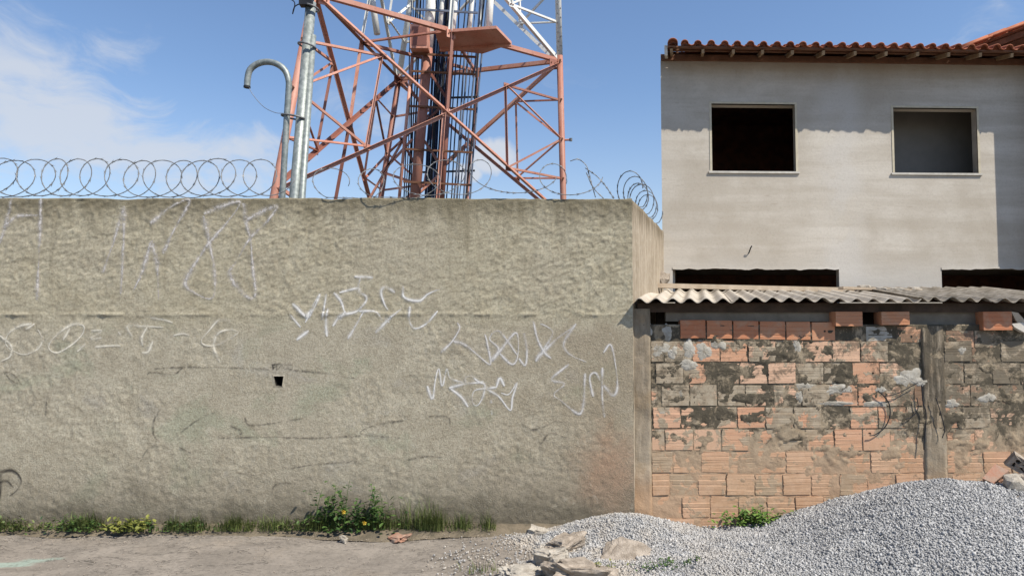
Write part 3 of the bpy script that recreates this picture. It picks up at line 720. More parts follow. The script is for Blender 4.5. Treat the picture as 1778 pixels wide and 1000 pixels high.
# two cast piers with rough faces
for i, (a, b) in enumerate(piers):
    ztop = at(1110, 536 if i == 0 else 566, BY).z; zs = np.linspace(-.06, ztop, 60); xs_ = np.linspace(a, b, 8); mb = MB(); yb = BY - (.012 if i == 0 else .006)
    vs = [(x, yb - .020 * float(fbm(np.array(x * 9), np.array(z * 7), 95 + i, 4)) - .006 * float(fbm(np.array(x * 30), np.array(z * 30), 99 + i, 2)), z) for z in zs for x in xs_]
    mb.add(vs, [(j * 8 + q, j * 8 + q + 1, (j + 1) * 8 + q + 1, (j + 1) * 8 + q) for j in range(59) for q in range(7)])
    k = len(mb.v); mb.add([(x, BY + .12, z) for z in zs for x in (a, b)], [])
    mb.f += [(j * 8, (j + 1) * 8, k + 2 * j + 2, k + 2 * j) for j in range(59)] + [(j * 8 + 7, (j + 1) * 8 + 7, k + 2 * j + 3, k + 2 * j + 1) for j in range(59)]
    mb.f.append((59 * 8, 59 * 8 + 7, k + 119, k + 118))
    mb.build('pier', 'pier', shed, smooth=True)
# lumps of pale mortar thrown over the bricks
def smear(px, py, rx, rz, th=.012, m='patch', seed=0, ang=0, Yf=BY):
    c = at(px, py, Yf); mb = MB(); n = 26; r = random.Random(seed); rings = 4
    n = 44; rings = 5
    rad = [max(.3, 1 + .55 * mnoise.noise(Vector((.9 * math.cos(t), .9 * math.sin(t), seed * 1.7))) + .3 * mnoise.noise(Vector((1.9 * math.cos(t), 1.9 * math.sin(t), seed * 2.9))) + .12 * mnoise.noise(Vector((5 * math.cos(t), 5 * math.sin(t), seed * .7)))) for t in [6.283 * i / n for i in range(n)]]
    vs = [(c.x, Yf - th * .4, c.z)]
    for q in range(1, rings + 1):
        f = q / rings
        for i in range(n):
            t = 6.283 * i / n; ex, ez = rx / 185 * rad[i] * f * math.cos(t), rz / 185 * rad[i] * f * math.sin(t)
            x = c.x + ex * math.cos(ang) - ez * math.sin(ang); z = c.z + ex * math.sin(ang) + ez * math.cos(ang)
            vs.append((x, Yf + .006 - (th * .4 + .006) * (1 - f ** 4) * (1 + r.uniform(-.22, .22)), z))
    fs = [(0, 1 + i, 1 + (i + 1) % n) for i in range(n)]
    for q in range(rings - 1):
        a, b = 1 + q * n, 1 + (q + 1) * n
        fs += [(a + i, b + i, b + (i + 1) % n, a + (i + 1) % n) for i in range(n)]
    mb.add(vs, fs); mb.build('mortar_smear', m, shed, smooth=True)
for i, a in enumerate([(1143, 606, 17, 17), (1168, 612, 12, 12), (1197, 606, 12, 17), (1222, 610, 20, 16), (1196, 632, 18, 8), (1247, 598, 14, 10), (1400, 672, 22, 9), (1455, 676, 34, 10, .012), (1450, 700, 44, 5), (1578, 658, 26, 16), (1600, 664, 12, 9), (1520, 702, 24, 6), (1388, 688, 9, 12), (1670, 608, 9, 10), (1182, 682, 4, 15, .008), (1150, 718, 6, 9), (1385, 604, 8, 16, .008), (1530, 676, 10, 6), (1158, 575, 9, 16), (1126, 572, 7, 14), (1715, 690, 14, 9), (1652, 700, 12, 8)]):
    smear(*a[:4], *(a[4:] or (.012,)), seed=i + 1)
for i, a in enumerate([(1260, 645, 26, 12), (1160, 642, 22, 12), (1300, 690, 30, 10), (1255, 718, 20, 12), (1590, 742, 14, 16), (1720, 640, 16, 10), (1750, 690, 20, 10), (1440, 608, 18, 9), (1580, 702, 14, 12), (1670, 735, 10, 14)]):
    smear(*a, .006, 'mortar', seed=i + 40)
# timbers under the sheets, with dark fill standing in for the shade there
mb = MB(); a, b = at(1155, 541, 6.33), at(1452, 558, 6.33); mb.box((a.x, 6.31, b.z), (b.x, 6.36, a.z)); mb.build('wall_plate', 'board', shed)
mb = MB(); a, b = at(1578, 541, 6.33), at(1712, 570, 6.33); mb.box((a.x, 6.32, b.z), (b.x, 6.36, a.z)); mb.build('wall_plate', 'board', shed)
mb = MB(); mb.box((WX1 + .06, 6.275, at(1300, 542, 6.29).z), (5.6, 6.305, 2.055)); mb.build('purlin', 'gap_shade', shed)  # enlarged to fill the gap, shade under the sheets put into its colour
mb = MB(); mb.box((WX1 + .30, 6.56, 1.3), (5.59, 6.60, 2.06)); mb.build('shade_backing', 'gap_shade', shed)  # added dark sheet, hides the lit house wall behind the gap
mb = MB(); mb.box((WX1 + .5, 7.6, 2.10), (5.6, 7.66, 2.155)); mb.build('purlin', 'plate', shed)
mb = MB(); mb.box((5.6, 6.27, -.05), (5.75, 8.3, 2.0)); mb.build('side_wall', 'mortar', shed)
# corrugated sheets
def sheetroof(pxa, pxb, y0, y1, zf, zr, m, amp=.0215, pitch=.153, ph=0, skew=.28, tilt=0, bite=None):
    xa, xb = at(pxa, 520, y0).x, at(pxb, 520, y0).x
    nx = int((xb - xa) / pitch * 10); ny = 12; mb = MB(); t = .007
    for lay in (0, 1):
        for j in range(ny + 1):
            for i in range(nx + 1):
                x = xa + (xb - xa) * i / nx; f = j / ny
                y = y0 + (y1 - y0) * f
                if bite and j == 0: y += bite * max(0, math.sin(x * 9.1) * math.sin(x * 4.3 + 1))
                fr = (y - y0) / (y1 - y0)
                z = zf + (zr - zf) * fr + amp * math.sin(6.28318 * (x - WX1) / pitch + ph) + tilt * (i / nx) - t * lay
                mb.add([(x + skew * (y - y0), y, z)], [])
    n = (nx + 1) * (ny + 1); g = lambda j, i: j * (nx + 1) + i
    for j in range(ny):
        for i in range(nx):
            mb.f.append((g(j, i), g(j, i + 1), g(j + 1, i + 1), g(j + 1, i)))
            mb.f.append((n + g(j, i), n + g(j + 1, i), n + g(j + 1, i + 1), n + g(j, i + 1)))
    for i in range(nx):
        mb.f.append((g(0, i), n + g(0, i), n + g(0, i + 1), g(0, i + 1))); mb.f.append((g(ny, i), g(ny, i + 1), n + g(ny, i + 1), n + g(ny, i)))
    for j in range(ny):
        mb.f.append((g(j, 0), g(j + 1, 0), n + g(j + 1, 0), n + g(j, 0))); mb.f.append((g(j, nx), n + g(j, nx), n + g(j + 1, nx), g(j + 1, nx)))
    return mb.build('roof_sheet', m, shed, smooth=False)
sheetroof(1102, 1282, 6.090, 8.36, 2.078, 2.268, 'asb')
sheetroof(1270, 1448, 6.095, 8.36, 2.088, 2.27, 'asb')
sheetroof(1436, 1600, 6.090, 8.36, 2.078, 2.27, 'asb', bite=.03)
sheetroof(1594, 1740, 6.105, 8.36, 2.092, 2.30, 'asb_old', ph=.9, bite=.09, tilt=-.01)
sheetroof(1727, 1900, 6.090, 8.36, 2.08, 2.295, 'asb_old', ph=.9, bite=.05)

# loose things on the shed wall and roof
def loose_brick(px0, py0, px1, py1, label, rz=0, dp=.16, Y0=6.2):
    a, b = at(px0, py1, Y0), at(px1, py0, Y0); wd, hh = b.x - a.x, b.z - a.z
    mb = brick_profile(wd, hh, dp, 4, .003); me = bmesh_fix(mb.mesh('hollow_brick', 'newbrick'))
    o = bpy.data.objects.new('hollow_brick', me); C.objects.link(o); o.location = ((a.x + b.x) / 2, Y0, (a.z + b.z) / 2); o.rotation_euler = (0, random.uniform(-.01, .01), rz)
    return tag(o, label, 'brick', 'loose bricks packed under the shed roof')
loose_brick(1451, 541, 1498, 566, 'loose orange hollow brick left of the dark gap beneath the corrugated sheets', .05)
loose_brick(1532, 541, 1578, 564, 'loose orange hollow brick right of the dark gap beneath the corrugated sheets', -.08)
loose_brick(1709, 541, 1756, 573, 'loose orange hollow brick beside pale broken slivers under the old sheets', -.05)
def sliver(pts, m, label, cat, th=.05, Y0=6.2):
    mb = MB(); P = [at(x, y, Y0) for x, y in pts]; n = len(P)
    mb.add([(p.x, p.y, p.z) for p in P] + [(p.x + .01, p.y + th, p.z) for p in P], [tuple(range(n)), tuple(range(2 * n - 1, n - 1, -1))] + [(i, (i + 1) % n, n + (i + 1) % n, n + i) for i in range(n)])
    c = sum(P, Vector()) / n; c.z = min(p.z for p in P)
    return tag(mb.build('broken_sliver', m, origin=c), label, cat)
sliver([(1756, 541), (1768, 543), (1790, 568), (1778, 574), (1764, 556)], 'plank', 'pale broken timber sliver leaning over the loose brick end', 'timber')
sliver([(1757, 562), (1776, 560), (1800, 572), (1780, 578), (1762, 568)], 'whitepl', 'pale broken plaster sliver lying under the leaning timber', 'rubble', .07, 6.19)
def beam(name, pa, pb, Ya, w, h, m, label, cat):
    a, b = at(*pa, Ya), at(*pb, Ya + .02); mb = MB(); mb.bar(a, b, w, h)
    return tag(mb.build(name, m, origin=(a.x, a.y, a.z)), label, cat)
beam('timber_plank', (1140, 496), (1488, 504), 7.96, .10, .055, 'plank', 'long pale timber plank lying along the back of the shed roof', 'plank')
beam('timber_plank', (1460, 500), (1596, 505), 7.75, .12, .03, 'plank', 'short pale board on the shed roof beside the long plank', 'plank')
mb = MB(); rr = random.Random(3)
# crumbled plaster and rag by the corner of the house
def lump(name, c, r, m, label, cat, seed=0, sq=(1, 1, 1), flat=.0, group=None, sub=2, jag=.3):
    bm = bmesh.new(); bmesh.ops.create_icosphere(bm, subdivisions=sub, radius=1)
    for v in bm.verts:
        p = v.co.copy()
        q = Vector([math.copysign(abs(t) ** (.55 if flat else .8), t) for t in p])
        q *= 1 + .10 * jag * mnoise.noise(p * 9 + Vector((seed, 1, 0))) + jag * mnoise.noise(p * 1.3 + Vector((seed * 3.1, seed, 0))) + .4 * jag * mnoise.noise(p * 3.7 + Vector((seed, 0, seed * 2.3)))
        v.co = Vector((q.x * r * sq[0], q.y * r * sq[1], q.z * r * sq[2]))
    me = bpy.data.meshes.new(name); bm.to_mesh(me); bm.free(); me.materials.append(M[m])
    o = bpy.data.objects.new(name, me); C.objects.link(o); o.location = c; o.rotation_euler = (rr.uniform(-.2, .2), rr.uniform(-.2, .2), rr.uniform(-1, 1))
    return tag(o, label, cat, group)
c = at(1146, 486, 8.2); lump('plaster_lump', c, .11, 'chunk', 'crumbled brown mortar lump where the shed roof meets the house corner', 'rubble', 2, (.9, .7, 1.0), jag=.6)
for i, (px, py, q, rr_, wh) in enumerate([(1500, 497, 7.9, .05, 'long pale plaster crumb beside the end of the long roof plank'), (1530, 500, 7.7, .04, 'smallest pale plaster crumb between the two larger ones on the shed roof'), (1560, 503, 7.6, .06, 'largest pale plaster crumb on the back of the shed roof'), (1590, 500, 7.8, .045, 'pale plaster crumb where the light sheets meet the old dark sheets')]):
    lump('plaster_lump', at(px, py, q) - Vector((0, 0, .01)), rr_, 'chunk_pale', wh, 'rubble', i + 9, (1.6, 1, .5), group='crumbs on the shed roof')
# dark cable stubs hanging on the brickwork
def cable(path, r, label, Yc, m='cable'):
    P = [at(p[0], p[1], Yc) for p in smooth_path(path, 8)]
    mb = MB(); mb.tube(P, r, 6); return tag(mb.build('cable', m, origin=P[0], smooth=True), label, 'cable')
cable([(1524, 678), (1535, 688), (1544, 702), (1545, 722), (1536, 742), (1520, 754), (1510, 756)], .005, 'black cable stub curling down out of pale mortar on the brickwork', BY - .03)
cable([(1594, 664), (1560, 682), (1536, 688)], .004, 'thin dark cable sagging from the dark pier to the mortar', BY - .035)
cable([(1592, 690), (1594, 708), (1585, 722), (1572, 728)], .004, 'short thin dark wire hooked below the orange brick chip', BY - .03)
cable([(1600, 668), (1603, 700), (1608, 720), (1604, 780)], .005, 'dark cable running down the left edge of the dark pier', BY - .04)
cable([(1625, 690), (1633, 716), (1640, 745), (1636, 760)], .004, 'dark cable running down the right edge of the dark pier', BY - .04)

# ---------------------------------------------------------------- house
ha = math.radians(1.9); HO = Vector((at(1150, 400, 8.47).x, 8.47, 0)); eu = Vector((math.cos(ha), math.sin(ha), 0)); ev = Vector((-math.sin(ha), math.cos(ha), 0))
SK = .29                                               # the side walls and rafters run back at a slant, like the return wall
def HW(u, v, z): return HO + eu * (u + SK * v) + ev * v + Vector((0, 0, z))
def hp2(px, py, v=0):
    """photograph pixel on the plane v of the house -> (u, z)"""
    d = pix_dir(px, py); o = Vector((0, 0, CAMZ)); p0 = HO + ev * v
    t = (p0 - o).dot(ev) / d.dot(ev); q = o + d * t
    return (q - HO).dot(eu) - SK * v, q.z
house = thing('house', HO, 'unfinished two-storey house in bare grey plaster with clay tiled eaves', 'house')
hfn = lambda v: HW(v.x, v.y, v.z)
ZP = hp2(1300, 108)[1]; UE = 7.2
W1 = (hp2(1236, 240)[0], hp2(1381, 240)[0], hp2(1300, 298)[1], hp2(1300, 181)[1])
W2 = (hp2(1552, 240)[0], hp2(1697, 240)[0], hp2(1620, 301)[1], hp2(1620, 188)[1])
D1 = (hp2(1168, 480)[0], hp2(1457, 480)[0], 1.2, hp2(1300, 466)[1])
D2 = (hp2(1635, 480)[0], hp2(1860, 480)[0], 1.2, hp2(1700, 466)[1])
def wall_open(u0, u1, z0, z1, ops, t, name, m, parent):
    us = sorted({u0, u1, *[o[0] for o in ops], *[o[1] for o in ops]}); zs = sorted({z0, z1, *[o[2] for o in ops], *[o[3] for o in ops]})
    mb = MB(); inside = lambda u, z: any(o[0] < u < o[1] and o[2] < z < o[3] for o in ops)
    idx = {}
    def vid(u, v, z):
        if (u, v, z) not in idx: idx[(u, v, z)] = len(mb.v); mb.add([HW(u, v, z)], [])
        return idx[(u, v, z)]
    for a, b in zip(us, us[1:]):
        for c, d in zip(zs, zs[1:]):
            if inside((a + b) / 2, (c + d) / 2): continue
            for v in (0, t): mb.f.append((vid(a, v, c), vid(b, v, c), vid(b, v, d), vid(a, v, d)))
    def side(a, c, b, d): mb.f.append((vid(a, 0, c), vid(b, 0, d), vid(b, t, d), vid(a, t, c)))
    for o in ops:
        uu = [u for u in us if o[0] <= u <= o[1]]; zz = [z for z in zs if o[2] <= z <= o[3]]
        for a, b in zip(uu, uu[1:]): side(a, o[2], b, o[2]); side(a, o[3], b, o[3])
        for c, d in zip(zz, zz[1:]): side(o[0], c, o[0], d); side(o[1], c, o[1], d)
    for a, b in zip(us, us[1:]): side(a, z0, b, z0); side(a, z1, b, z1)
    for c, d in zip(zs, zs[1:]): side(u0, c, u0, d); side(u1, c, u1, d)
    return mb.build(name, m, parent)
wall_open(0, UE, -.05, ZP, [W1, W2, D1, D2], .16, 'front_wall', 'plaster', house)
mb = MB(); mb.box((0, .163, -.05), (.15, 7, ZP + .0), hfn); mb.build('side_wall', 'plaster', house)
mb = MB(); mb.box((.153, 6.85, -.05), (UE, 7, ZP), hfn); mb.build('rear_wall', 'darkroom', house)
mb = MB(); mb.box((UE + .003, 0, -.05), (UE + .15, 7, ZP), hfn); mb.build('side_wall', 'plaster', house)
mb = MB(); mb.box((.153, .163, 2.62), (UE - .003, 6.847, 2.74), hfn); mb.build('upper_floor', 'greyroom', house)
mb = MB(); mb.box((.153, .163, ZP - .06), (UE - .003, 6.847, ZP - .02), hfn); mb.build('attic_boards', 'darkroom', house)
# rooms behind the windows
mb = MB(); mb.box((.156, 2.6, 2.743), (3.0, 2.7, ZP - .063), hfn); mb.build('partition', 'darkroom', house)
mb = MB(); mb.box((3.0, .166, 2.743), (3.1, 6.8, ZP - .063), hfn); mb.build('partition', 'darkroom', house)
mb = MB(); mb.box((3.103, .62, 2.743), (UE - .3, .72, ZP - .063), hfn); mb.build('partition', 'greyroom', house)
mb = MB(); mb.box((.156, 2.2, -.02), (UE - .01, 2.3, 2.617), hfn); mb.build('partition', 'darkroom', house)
# window surrounds and sills
for (a, b, c, d) in (W1, W2):
    wn_ = MB(); e = .028
    wn_.box((a - e, -.006, c), (a, .05, d + e), hfn); wn_.box((b, -.006, c), (b + e, .05, d + e), hfn); wn_.box((a, -.006, d), (b, .05, d + e), hfn)
    fr = wn_.build('window_surround', 'reveal', house)
    mb = MB(); mb.box((a - .045, -.022, c - .026), (b + .045, .10, c), hfn); mb.build('sill', 'sill', fr)
# ragged plaster lips over the ground-floor openings
for (a, b, c, d) in (D1, D2):
    mb = MB(); n = 90; vs = []
    for i in range(n + 1):
        u = a + (b - a) * i / n; dz = .012 + .018 * float(fbm(np.array(u * 9.), np.array(1.), 120, 4))
        vs += [HW(u, -.007, d + .02), HW(u, -.009, d - max(dz, .001)), HW(u, .03, d - max(dz, .001))]
    mb.add(vs, [(3 * i + q, 3 * i + 3 + q, 3 * i + 4 + q, 3 * i + 1 + q) for i in range(n) for q in (0, 1)])
    mb.build('ragged_lintel_plaster', 'plaster', house)
# little conduit stub on the plaster
u, z = hp2(1300, 434); mb = MB(); mb.tube([HW(u, .0, z - .04), HW(u, -.02, z - .04), HW(u + .02, -.05, z + .02), HW(u + .035, -.06, z + .045)], .008, 6); mb.build('conduit_stub', 'cable', house)
# roof
SL = math.tan(math.radians(16)); OV = .46; UL = .075
def roofz(v): return ZP + .115 + SL * v
roof = MB(); roof.box((.004, -.03, ZP - .002), (UE, .12, ZP + .07), lambda v: HW(v.x, v.y - .012, v.z)); roof_o = roof.build('roof', 'plate', house); roof_o['label'] = 'clay tile roof on timber rafters'
us = [hp2(x, 95, -.3)[0] for x in (1166, 1220, 1272, 1322, 1373, 1426, 1480, 1533, 1587, 1640, 1694, 1748, 1802, 1856)]
for u in us:
    mb = MB(); p, q = HW(u, -OV + .03, roofz(-OV + .03) - .035), HW(u, 2.5, roofz(2.5) - .035)
    mb.bar(p, q, .032, .05); mb.build('rafter', 'rafter', roof_o)
for v in (-OV + .05, -.12, .2, .5):
    mb = MB(); mb.bar(HW(UL, v, roofz(v) + .012), HW(UE + .1, v, roofz(v) + .012), .045, .02); mb.build('batten', 'batten', roof_o)
def tile_mesh(length=.42, pw=.157, t=.012, big=1.0):
    mb = MB(); prof = []
    for i in range(9):
        a = math.pi * (1 - i / 8); prof.append((-.008 + .048 * big * math.cos(a), .012 + .046 * big * math.sin(a)))
    prof += [(.056, .004), (.075, -.004), (.095, .0), (.108, .012)] if big == 1 else []
    n = len(prof); vs = []
    for y in (0, length):
        s = 1.0 if y == 0 else .86
        for k in (0, 1):
            for (a, b) in prof: vs.append((a * (s if abs(a) < .06 else 1) + SK * y, y, b * s + t * (1 - k)))
    fs = []
    for i in range(n - 1):
        fs += [(i, i + 1, 2 * n + i + 1, 2 * n + i), (n + i, 3 * n + i, 3 * n + i + 1, n + i + 1), (i, n + i, n + i + 1, i + 1), (2 * n + i, 2 * n + i + 1, 3 * n + i + 1, 3 * n + i)]
    fs += [(0, 2 * n, 3 * n, n), (n - 1, 2 * n - 1, 4 * n - 1, 3 * n - 1)]
    mb.add(vs, fs); me = bmesh_fix(mb.mesh('roof_tile', 'tile')); me.polygons.foreach_set('use_smooth', [True] * len(me.polygons))
    return me
tm = tile_mesh(); ubeg = hp2(1190, 85, -OV)[0]; tp_ = (hp2(1732, 88, -OV)[0] - ubeg) / 24.0
tm2 = tile_mesh(.42, .157, .014, 1.35)
tilt = math.radians(16)
for row in range(3):
    for i in range(34):
        u = ubeg + tp_ * i + random.uniform(-.004, .004); v = -OV + row * .36 + random.uniform(-.006, .006)
        p = HW(u, v, roofz(v) + .028 + .012 * (row > 0) + random.uniform(-.003, .003))
        place('roof_tile', tm, p, roof_o, (tilt, random.uniform(-.02, .02), ha + random.uniform(-.015, .015)))
    v = -OV + row * .36
    place('verge_tile', tm2, HW(hp2(1169, 85, -OV)[0], v, roofz(v) + .03), roof_o, (tilt, 0, ha))
# the rest of the slope, out of sight above
mb = MB(); n = 34 * 8; vs = []
for v in (.5, 3.6):
    for i in range(n + 1):
        u = ubeg + tp_ * i / 8; vs.append(HW(u, v, roofz(v) + .05 + .04 * max(0, math.cos(6.283 * i / 8))))
mb.add(vs, [(i, i + 1, n + 2 + i, n + 1 + i) for i in range(n)]); tl = mb.build('tile_slope', 'tile', roof_o); tl['kind'] = 'stuff'
mb = MB(); mb.bar(HW(UL + .005, -OV + .04, roofz(-OV + .04) - .03), HW(UL + .005, .35, roofz(.35) - .03), .035, .12); mb.build('verge_fillet', 'whitepl', roof_o)
# party wall standing forward beyond the right end; it shades that end of the facade
mb = MB(); pu = hp2(1790, 300)[0]; mb.box((pu + .14, -.40, -.05), (pu + .32, -.003, ZP + .02), hfn); mb.build('projecting_pier', 'plaster', house)
# higher gable roof behind, rising to the right
g0, g1 = hp2(1662, 88, 1.2), hp2(1960, -24, 1.2)
def GW(u, v, z): return HW(u, v, z)
mb = MB(); P = [(g0[0], g0[1]), (g1[0], g1[1])]
mb.add([GW(P[0][0], 1.2, P[0][1] - .02), GW(P[1][0], 1.2, P[1][1] - .02), GW(P[1][0], 4, P[1][1] - .02), GW(P[0][0], 4, P[0][1] - .02),
        GW(P[0][0], 1.2, P[0][1] - .05), GW(P[1][0], 1.2, P[1][1] - .05), GW(P[1][0], 4, P[1][1] - .05), GW(P[0][0], 4, P[0][1] - .05)],
       [(0, 1, 2, 3), (4, 5, 6, 7), (0, 1, 5, 4), (1, 2, 6, 5), (2, 3, 7, 6), (3, 0, 4, 7)])
rear = mb.build('rear_roof', 'plate', house); rear['label'] = 'higher tiled slope rising behind the eaves'
mb = MB(); mb.add([GW(P[0][0] + .4, 1.75, ZP), GW(P[1][0], 1.75, ZP), GW(P[1][0], 1.75, P[1][1] - .05), GW(P[0][0] + .4, 1.75, P[0][1] + .09)], [(0, 1, 2, 3)])
mb.add([GW(P[0][0] + .4, 1.9, ZP), GW(P[1][0], 1.9, ZP), GW(P[1][0], 1.9, P[1][1] - .05), GW(P[0][0] + .4, 1.9, P[0][1] + .09)], [(0, 1, 2, 3)])
mb.build('gable', 'plate', rear)
sl_ang = math.atan2(P[1][1] - P[0][1], P[1][0] - P[0][0]); nt = int(math.hypot(P[1][0] - P[0][0], P[1][1] - P[0][1]) / .3)
for row in range(3):
    for i in range(nt + 1):
        f = (i * .3) / math.hypot(P[1][0] - P[0][0], P[1][1] - P[0][1]); u = P[0][0] + (P[1][0] - P[0][0]) * f; z = P[0][1] + (P[1][1] - P[0][1]) * f
        o = place('roof_tile', tm, GW(u, 1.2 + .02 + row * .157, z - .012 + .004 * (i % 2)), rear)
        o.rotation_euler = (Matrix.Rotation(ha, 3, 'Z') @ Matrix.Rotation(-sl_ang, 3, 'Y') @ Matrix.Rotation(-math.pi / 2, 3, 'Z')).to_euler()
mb = MB(); mb.bar(GW(P[0][0] + .1, 1.26, P[0][1] - .07), GW(P[1][0], 1.26, P[1][1] - .11), .03, .08); mb.build('barge_board', 'batten', rear)

# ---------------------------------------------------------------- lattice tower behind the wall
ZN = CAMZ + 5.0
def node_from(px, py, z):
    d = pix_dir(px, py); t = (z - CAMZ) / d.z; return Vector((d.x * t, d.y * t, z))
NODE = [node_from(544, -10, ZN), node_from(972, 108, ZN), node_from(692, 140, ZN)]
cen = sum(NODE, Vector()) / 3
LEGDIR = []
for P0, (bx_, by_) in zip(NODE, ((475, 345), (978, 345), (661, 345))):
    out = (P0 - cen); out.z = 0; out.normalize()
    best = None
    for k in range(400):                                   # batter of the leg that follows its line in the photograph
        s_ = -.1 + k * .001
        Yb = P0.y + out.y * .28; q = at(bx_, by_, Yb); best = q; break
    LEGDIR.append((best - P0).normalized())
def leg_at(i, z):
    d = LEGDIR[i]; return NODE[i] + d * ((z - NODE[i].z) / d.z)
tower = thing('lattice_tower', (cen.x, cen.y, -.02), 'red and white steel lattice tower with feeder cables behind the wall', 'tower')
PH = 3.05; levels = [ZN - 2 * PH, ZN - PH, ZN, ZN + PH]
for i in range(3):
    d = LEGDIR[i]
    for (za, zb, m) in ((-.02, ZN + .12, 'orange'), (ZN + .12, ZN + PH + .3, 'white')):
        mb = MB(); mb.tube([leg_at(i, za), leg_at(i, zb)], .060, 12); mb.build('leg', m, tower, smooth=True)
    mb = MB(); mb.bar(leg_at(i, -.02), leg_at(i, .12), .6, .6); mb.build('foot_pad', 'kerbm', tower)
def brace(name, p, q, w, m, up):
    if random.random() < .35: p, q = q, p
    mb = MB(); mb.angle(p, q, w * .74, .008, up); return mb.build(name, m, tower)
UPZ = Vector((0, 0, 1))
for li in range(3):
    z0, z1 = levels[li], levels[li + 1]; m = 'orange' if li < 2 else 'white'
    for i in range(3):
        j = (i + 1) % 3
        Ab, Bb, At, Bt = leg_at(i, z0), leg_at(j, z0), leg_at(i, z1), leg_at(j, z1)
        outn = ((Ab + Bb) / 2 - cen); outn.z = 0
        if li == 2: brace('horizontal_brace', At, Bt, .10, m, UPZ)
        elif li == 1: brace('horizontal_brace', At, Bt, .10, 'orange', UPZ)
        brace('diagonal_brace', At, Bb, .09, m, UPZ); brace('diagonal_brace', Bt, Ab, .09, m, -UPZ)
        # crossing of the diagonals
        wa = (At - Bt).length; wb = (Ab - Bb).length; tt = wa / (wa + wb); X_ = At + (Bb - At) * tt
        brace('strut', (At + Bt) / 2, X_, .075, m, outn); brace('strut', X_, (Ab + Bb) / 2, .075, m, outn)
        if li:
            fd = (Bt - At).normalized(); nn = outn.normalized()
            spots = [X_, At + (Bt - At) * .035 - Vector((0, 0, .06)), Bt - (Bt - At) * .035 - Vector((0, 0, .06)), (At + Bt) / 2 - Vector((0, 0, .04))]
            spots += [(T_ + X_) / 2 for T_ in (At, Bt, Ab, Bb)]
            for gi, gp_ in enumerate(spots):
                sz_ = .085 if gi < 4 else .055; mb = MB(); c_ = gp_ + nn * .012
                mb.bar(c_ - fd * sz_, c_ + fd * sz_, .012, sz_ * 1.7); gus = mb.build('gusset_plate', m, tower)
                mb = MB()
                for bx_ in (-.5, .5): mb.tube([c_ + fd * sz_ * bx_ + nn * .006, c_ + fd * sz_ * bx_ + nn * .022], .013, 6)
                mb.build('bolt_heads', 'plate', gus)['kind'] = 'stuff'
        for (T1, B1) in ((At, Ab), (Bt, Bb)):
            q1 = (T1 + X_) / 2; q2 = (B1 + X_) / 2
            l1, l2, l3 = T1 + (B1 - T1) * .25, T1 + (B1 - T1) * .5, T1 + (B1 - T1) * .75
            if li == 0: continue
            brace('strut', q1, q2, .055, m, outn); brace('strut', q1, l1, .05, m, UPZ); brace('strut', q1, l2, .05, m, UPZ)
            brace('strut', q2, l2, .05, m, UPZ); brace('strut', q2, l3, .05, m, UPZ)
    if li:                                                  # plan bracing at mid height of faces
        mids = [(leg_at(i, z1) + leg_at((i + 1) % 3, z1)) / 2 for i in range(3)]
        for i in range(3): brace('plan_brace', mids[i], mids[(i + 1) % 3], .07, 'orange', UPZ)
for i in range(3):                                          # bolt heads on the legs
    for z in np.arange(ZN - 2.9, ZN + .1, PH / 8):
        pass
# step bolts up the white part of the right-hand leg, with climbing pegs
d = LEGDIR[1]
for k in range(14):
    p = leg_at(1, ZN + .2 + .09 * k); s = .03 if k % 2 else -.03
    mb = MB(); mb.tube([p + Vector((s, -.075, 0)), p + Vector((s, -.10, 0))], .014, 6); mb.build('step_bolt', 'wire', tower)
for i in range(3):
    for fz in (.25, .5, .75, 1.0):
        p = leg_at(i, ZN - PH + PH * fz); mb = MB(); mb.tube([p + Vector((0, -.07, 0)), p + Vector((0, -.105, 0))], .022, 6); mb.build('node_bolt', 'plate', tower)
p = leg_at(1, ZN - PH * .5); mb = MB(); mb.tube([p, p + Vector((.17, -.05, -.01))], .02, 6); pg = mb.build('peg', 'orange', tower)
mb = MB(); mb.tube([p + Vector((.17, -.05, -.035)), p + Vector((.17, -.05, .02))], .03, 8); mb.build('peg_cap', 'wire', pg)
# rest platform at the paint change and the box beside it
pz = ZN - .02
pl = [node_from(x, y, pz) for x, y in ((756, 58), (862, 50), (888, 77), (838, 94), (764, 86))]
mb = MB(); n = len(pl); mb.add([p for p in pl] + [p + Vector((0, 0, .05)) for p in pl], [tuple(range(n)), tuple(range(2 * n - 1, n - 1, -1))] + [(i, (i + 1) % n, n + (i + 1) % n, n + i) for i in range(n)])
plat = mb.build('platform', 'orange', tower)
a, b = pl[2], pl[3]; mb = MB(); mb.bar(pl[4], a, .05, .09); mb.build('platform_edge', 'orange', plat)
yb_ = cen.y - .2
a, b = at(712, 84, yb_), at(744, 42, yb_); mb = MB(); mb.box((a.x, yb_, a.z), (b.x, yb_ + .25, b.z)); bxo = mb.build('junction_box', 'orange', tower)
mb = MB(); mb.box((a.x + .03, yb_ - .006, a.z + .05), (b.x - .03, yb_ - .001, b.z - .05)); mb.build('box_door', 'orange', bxo)
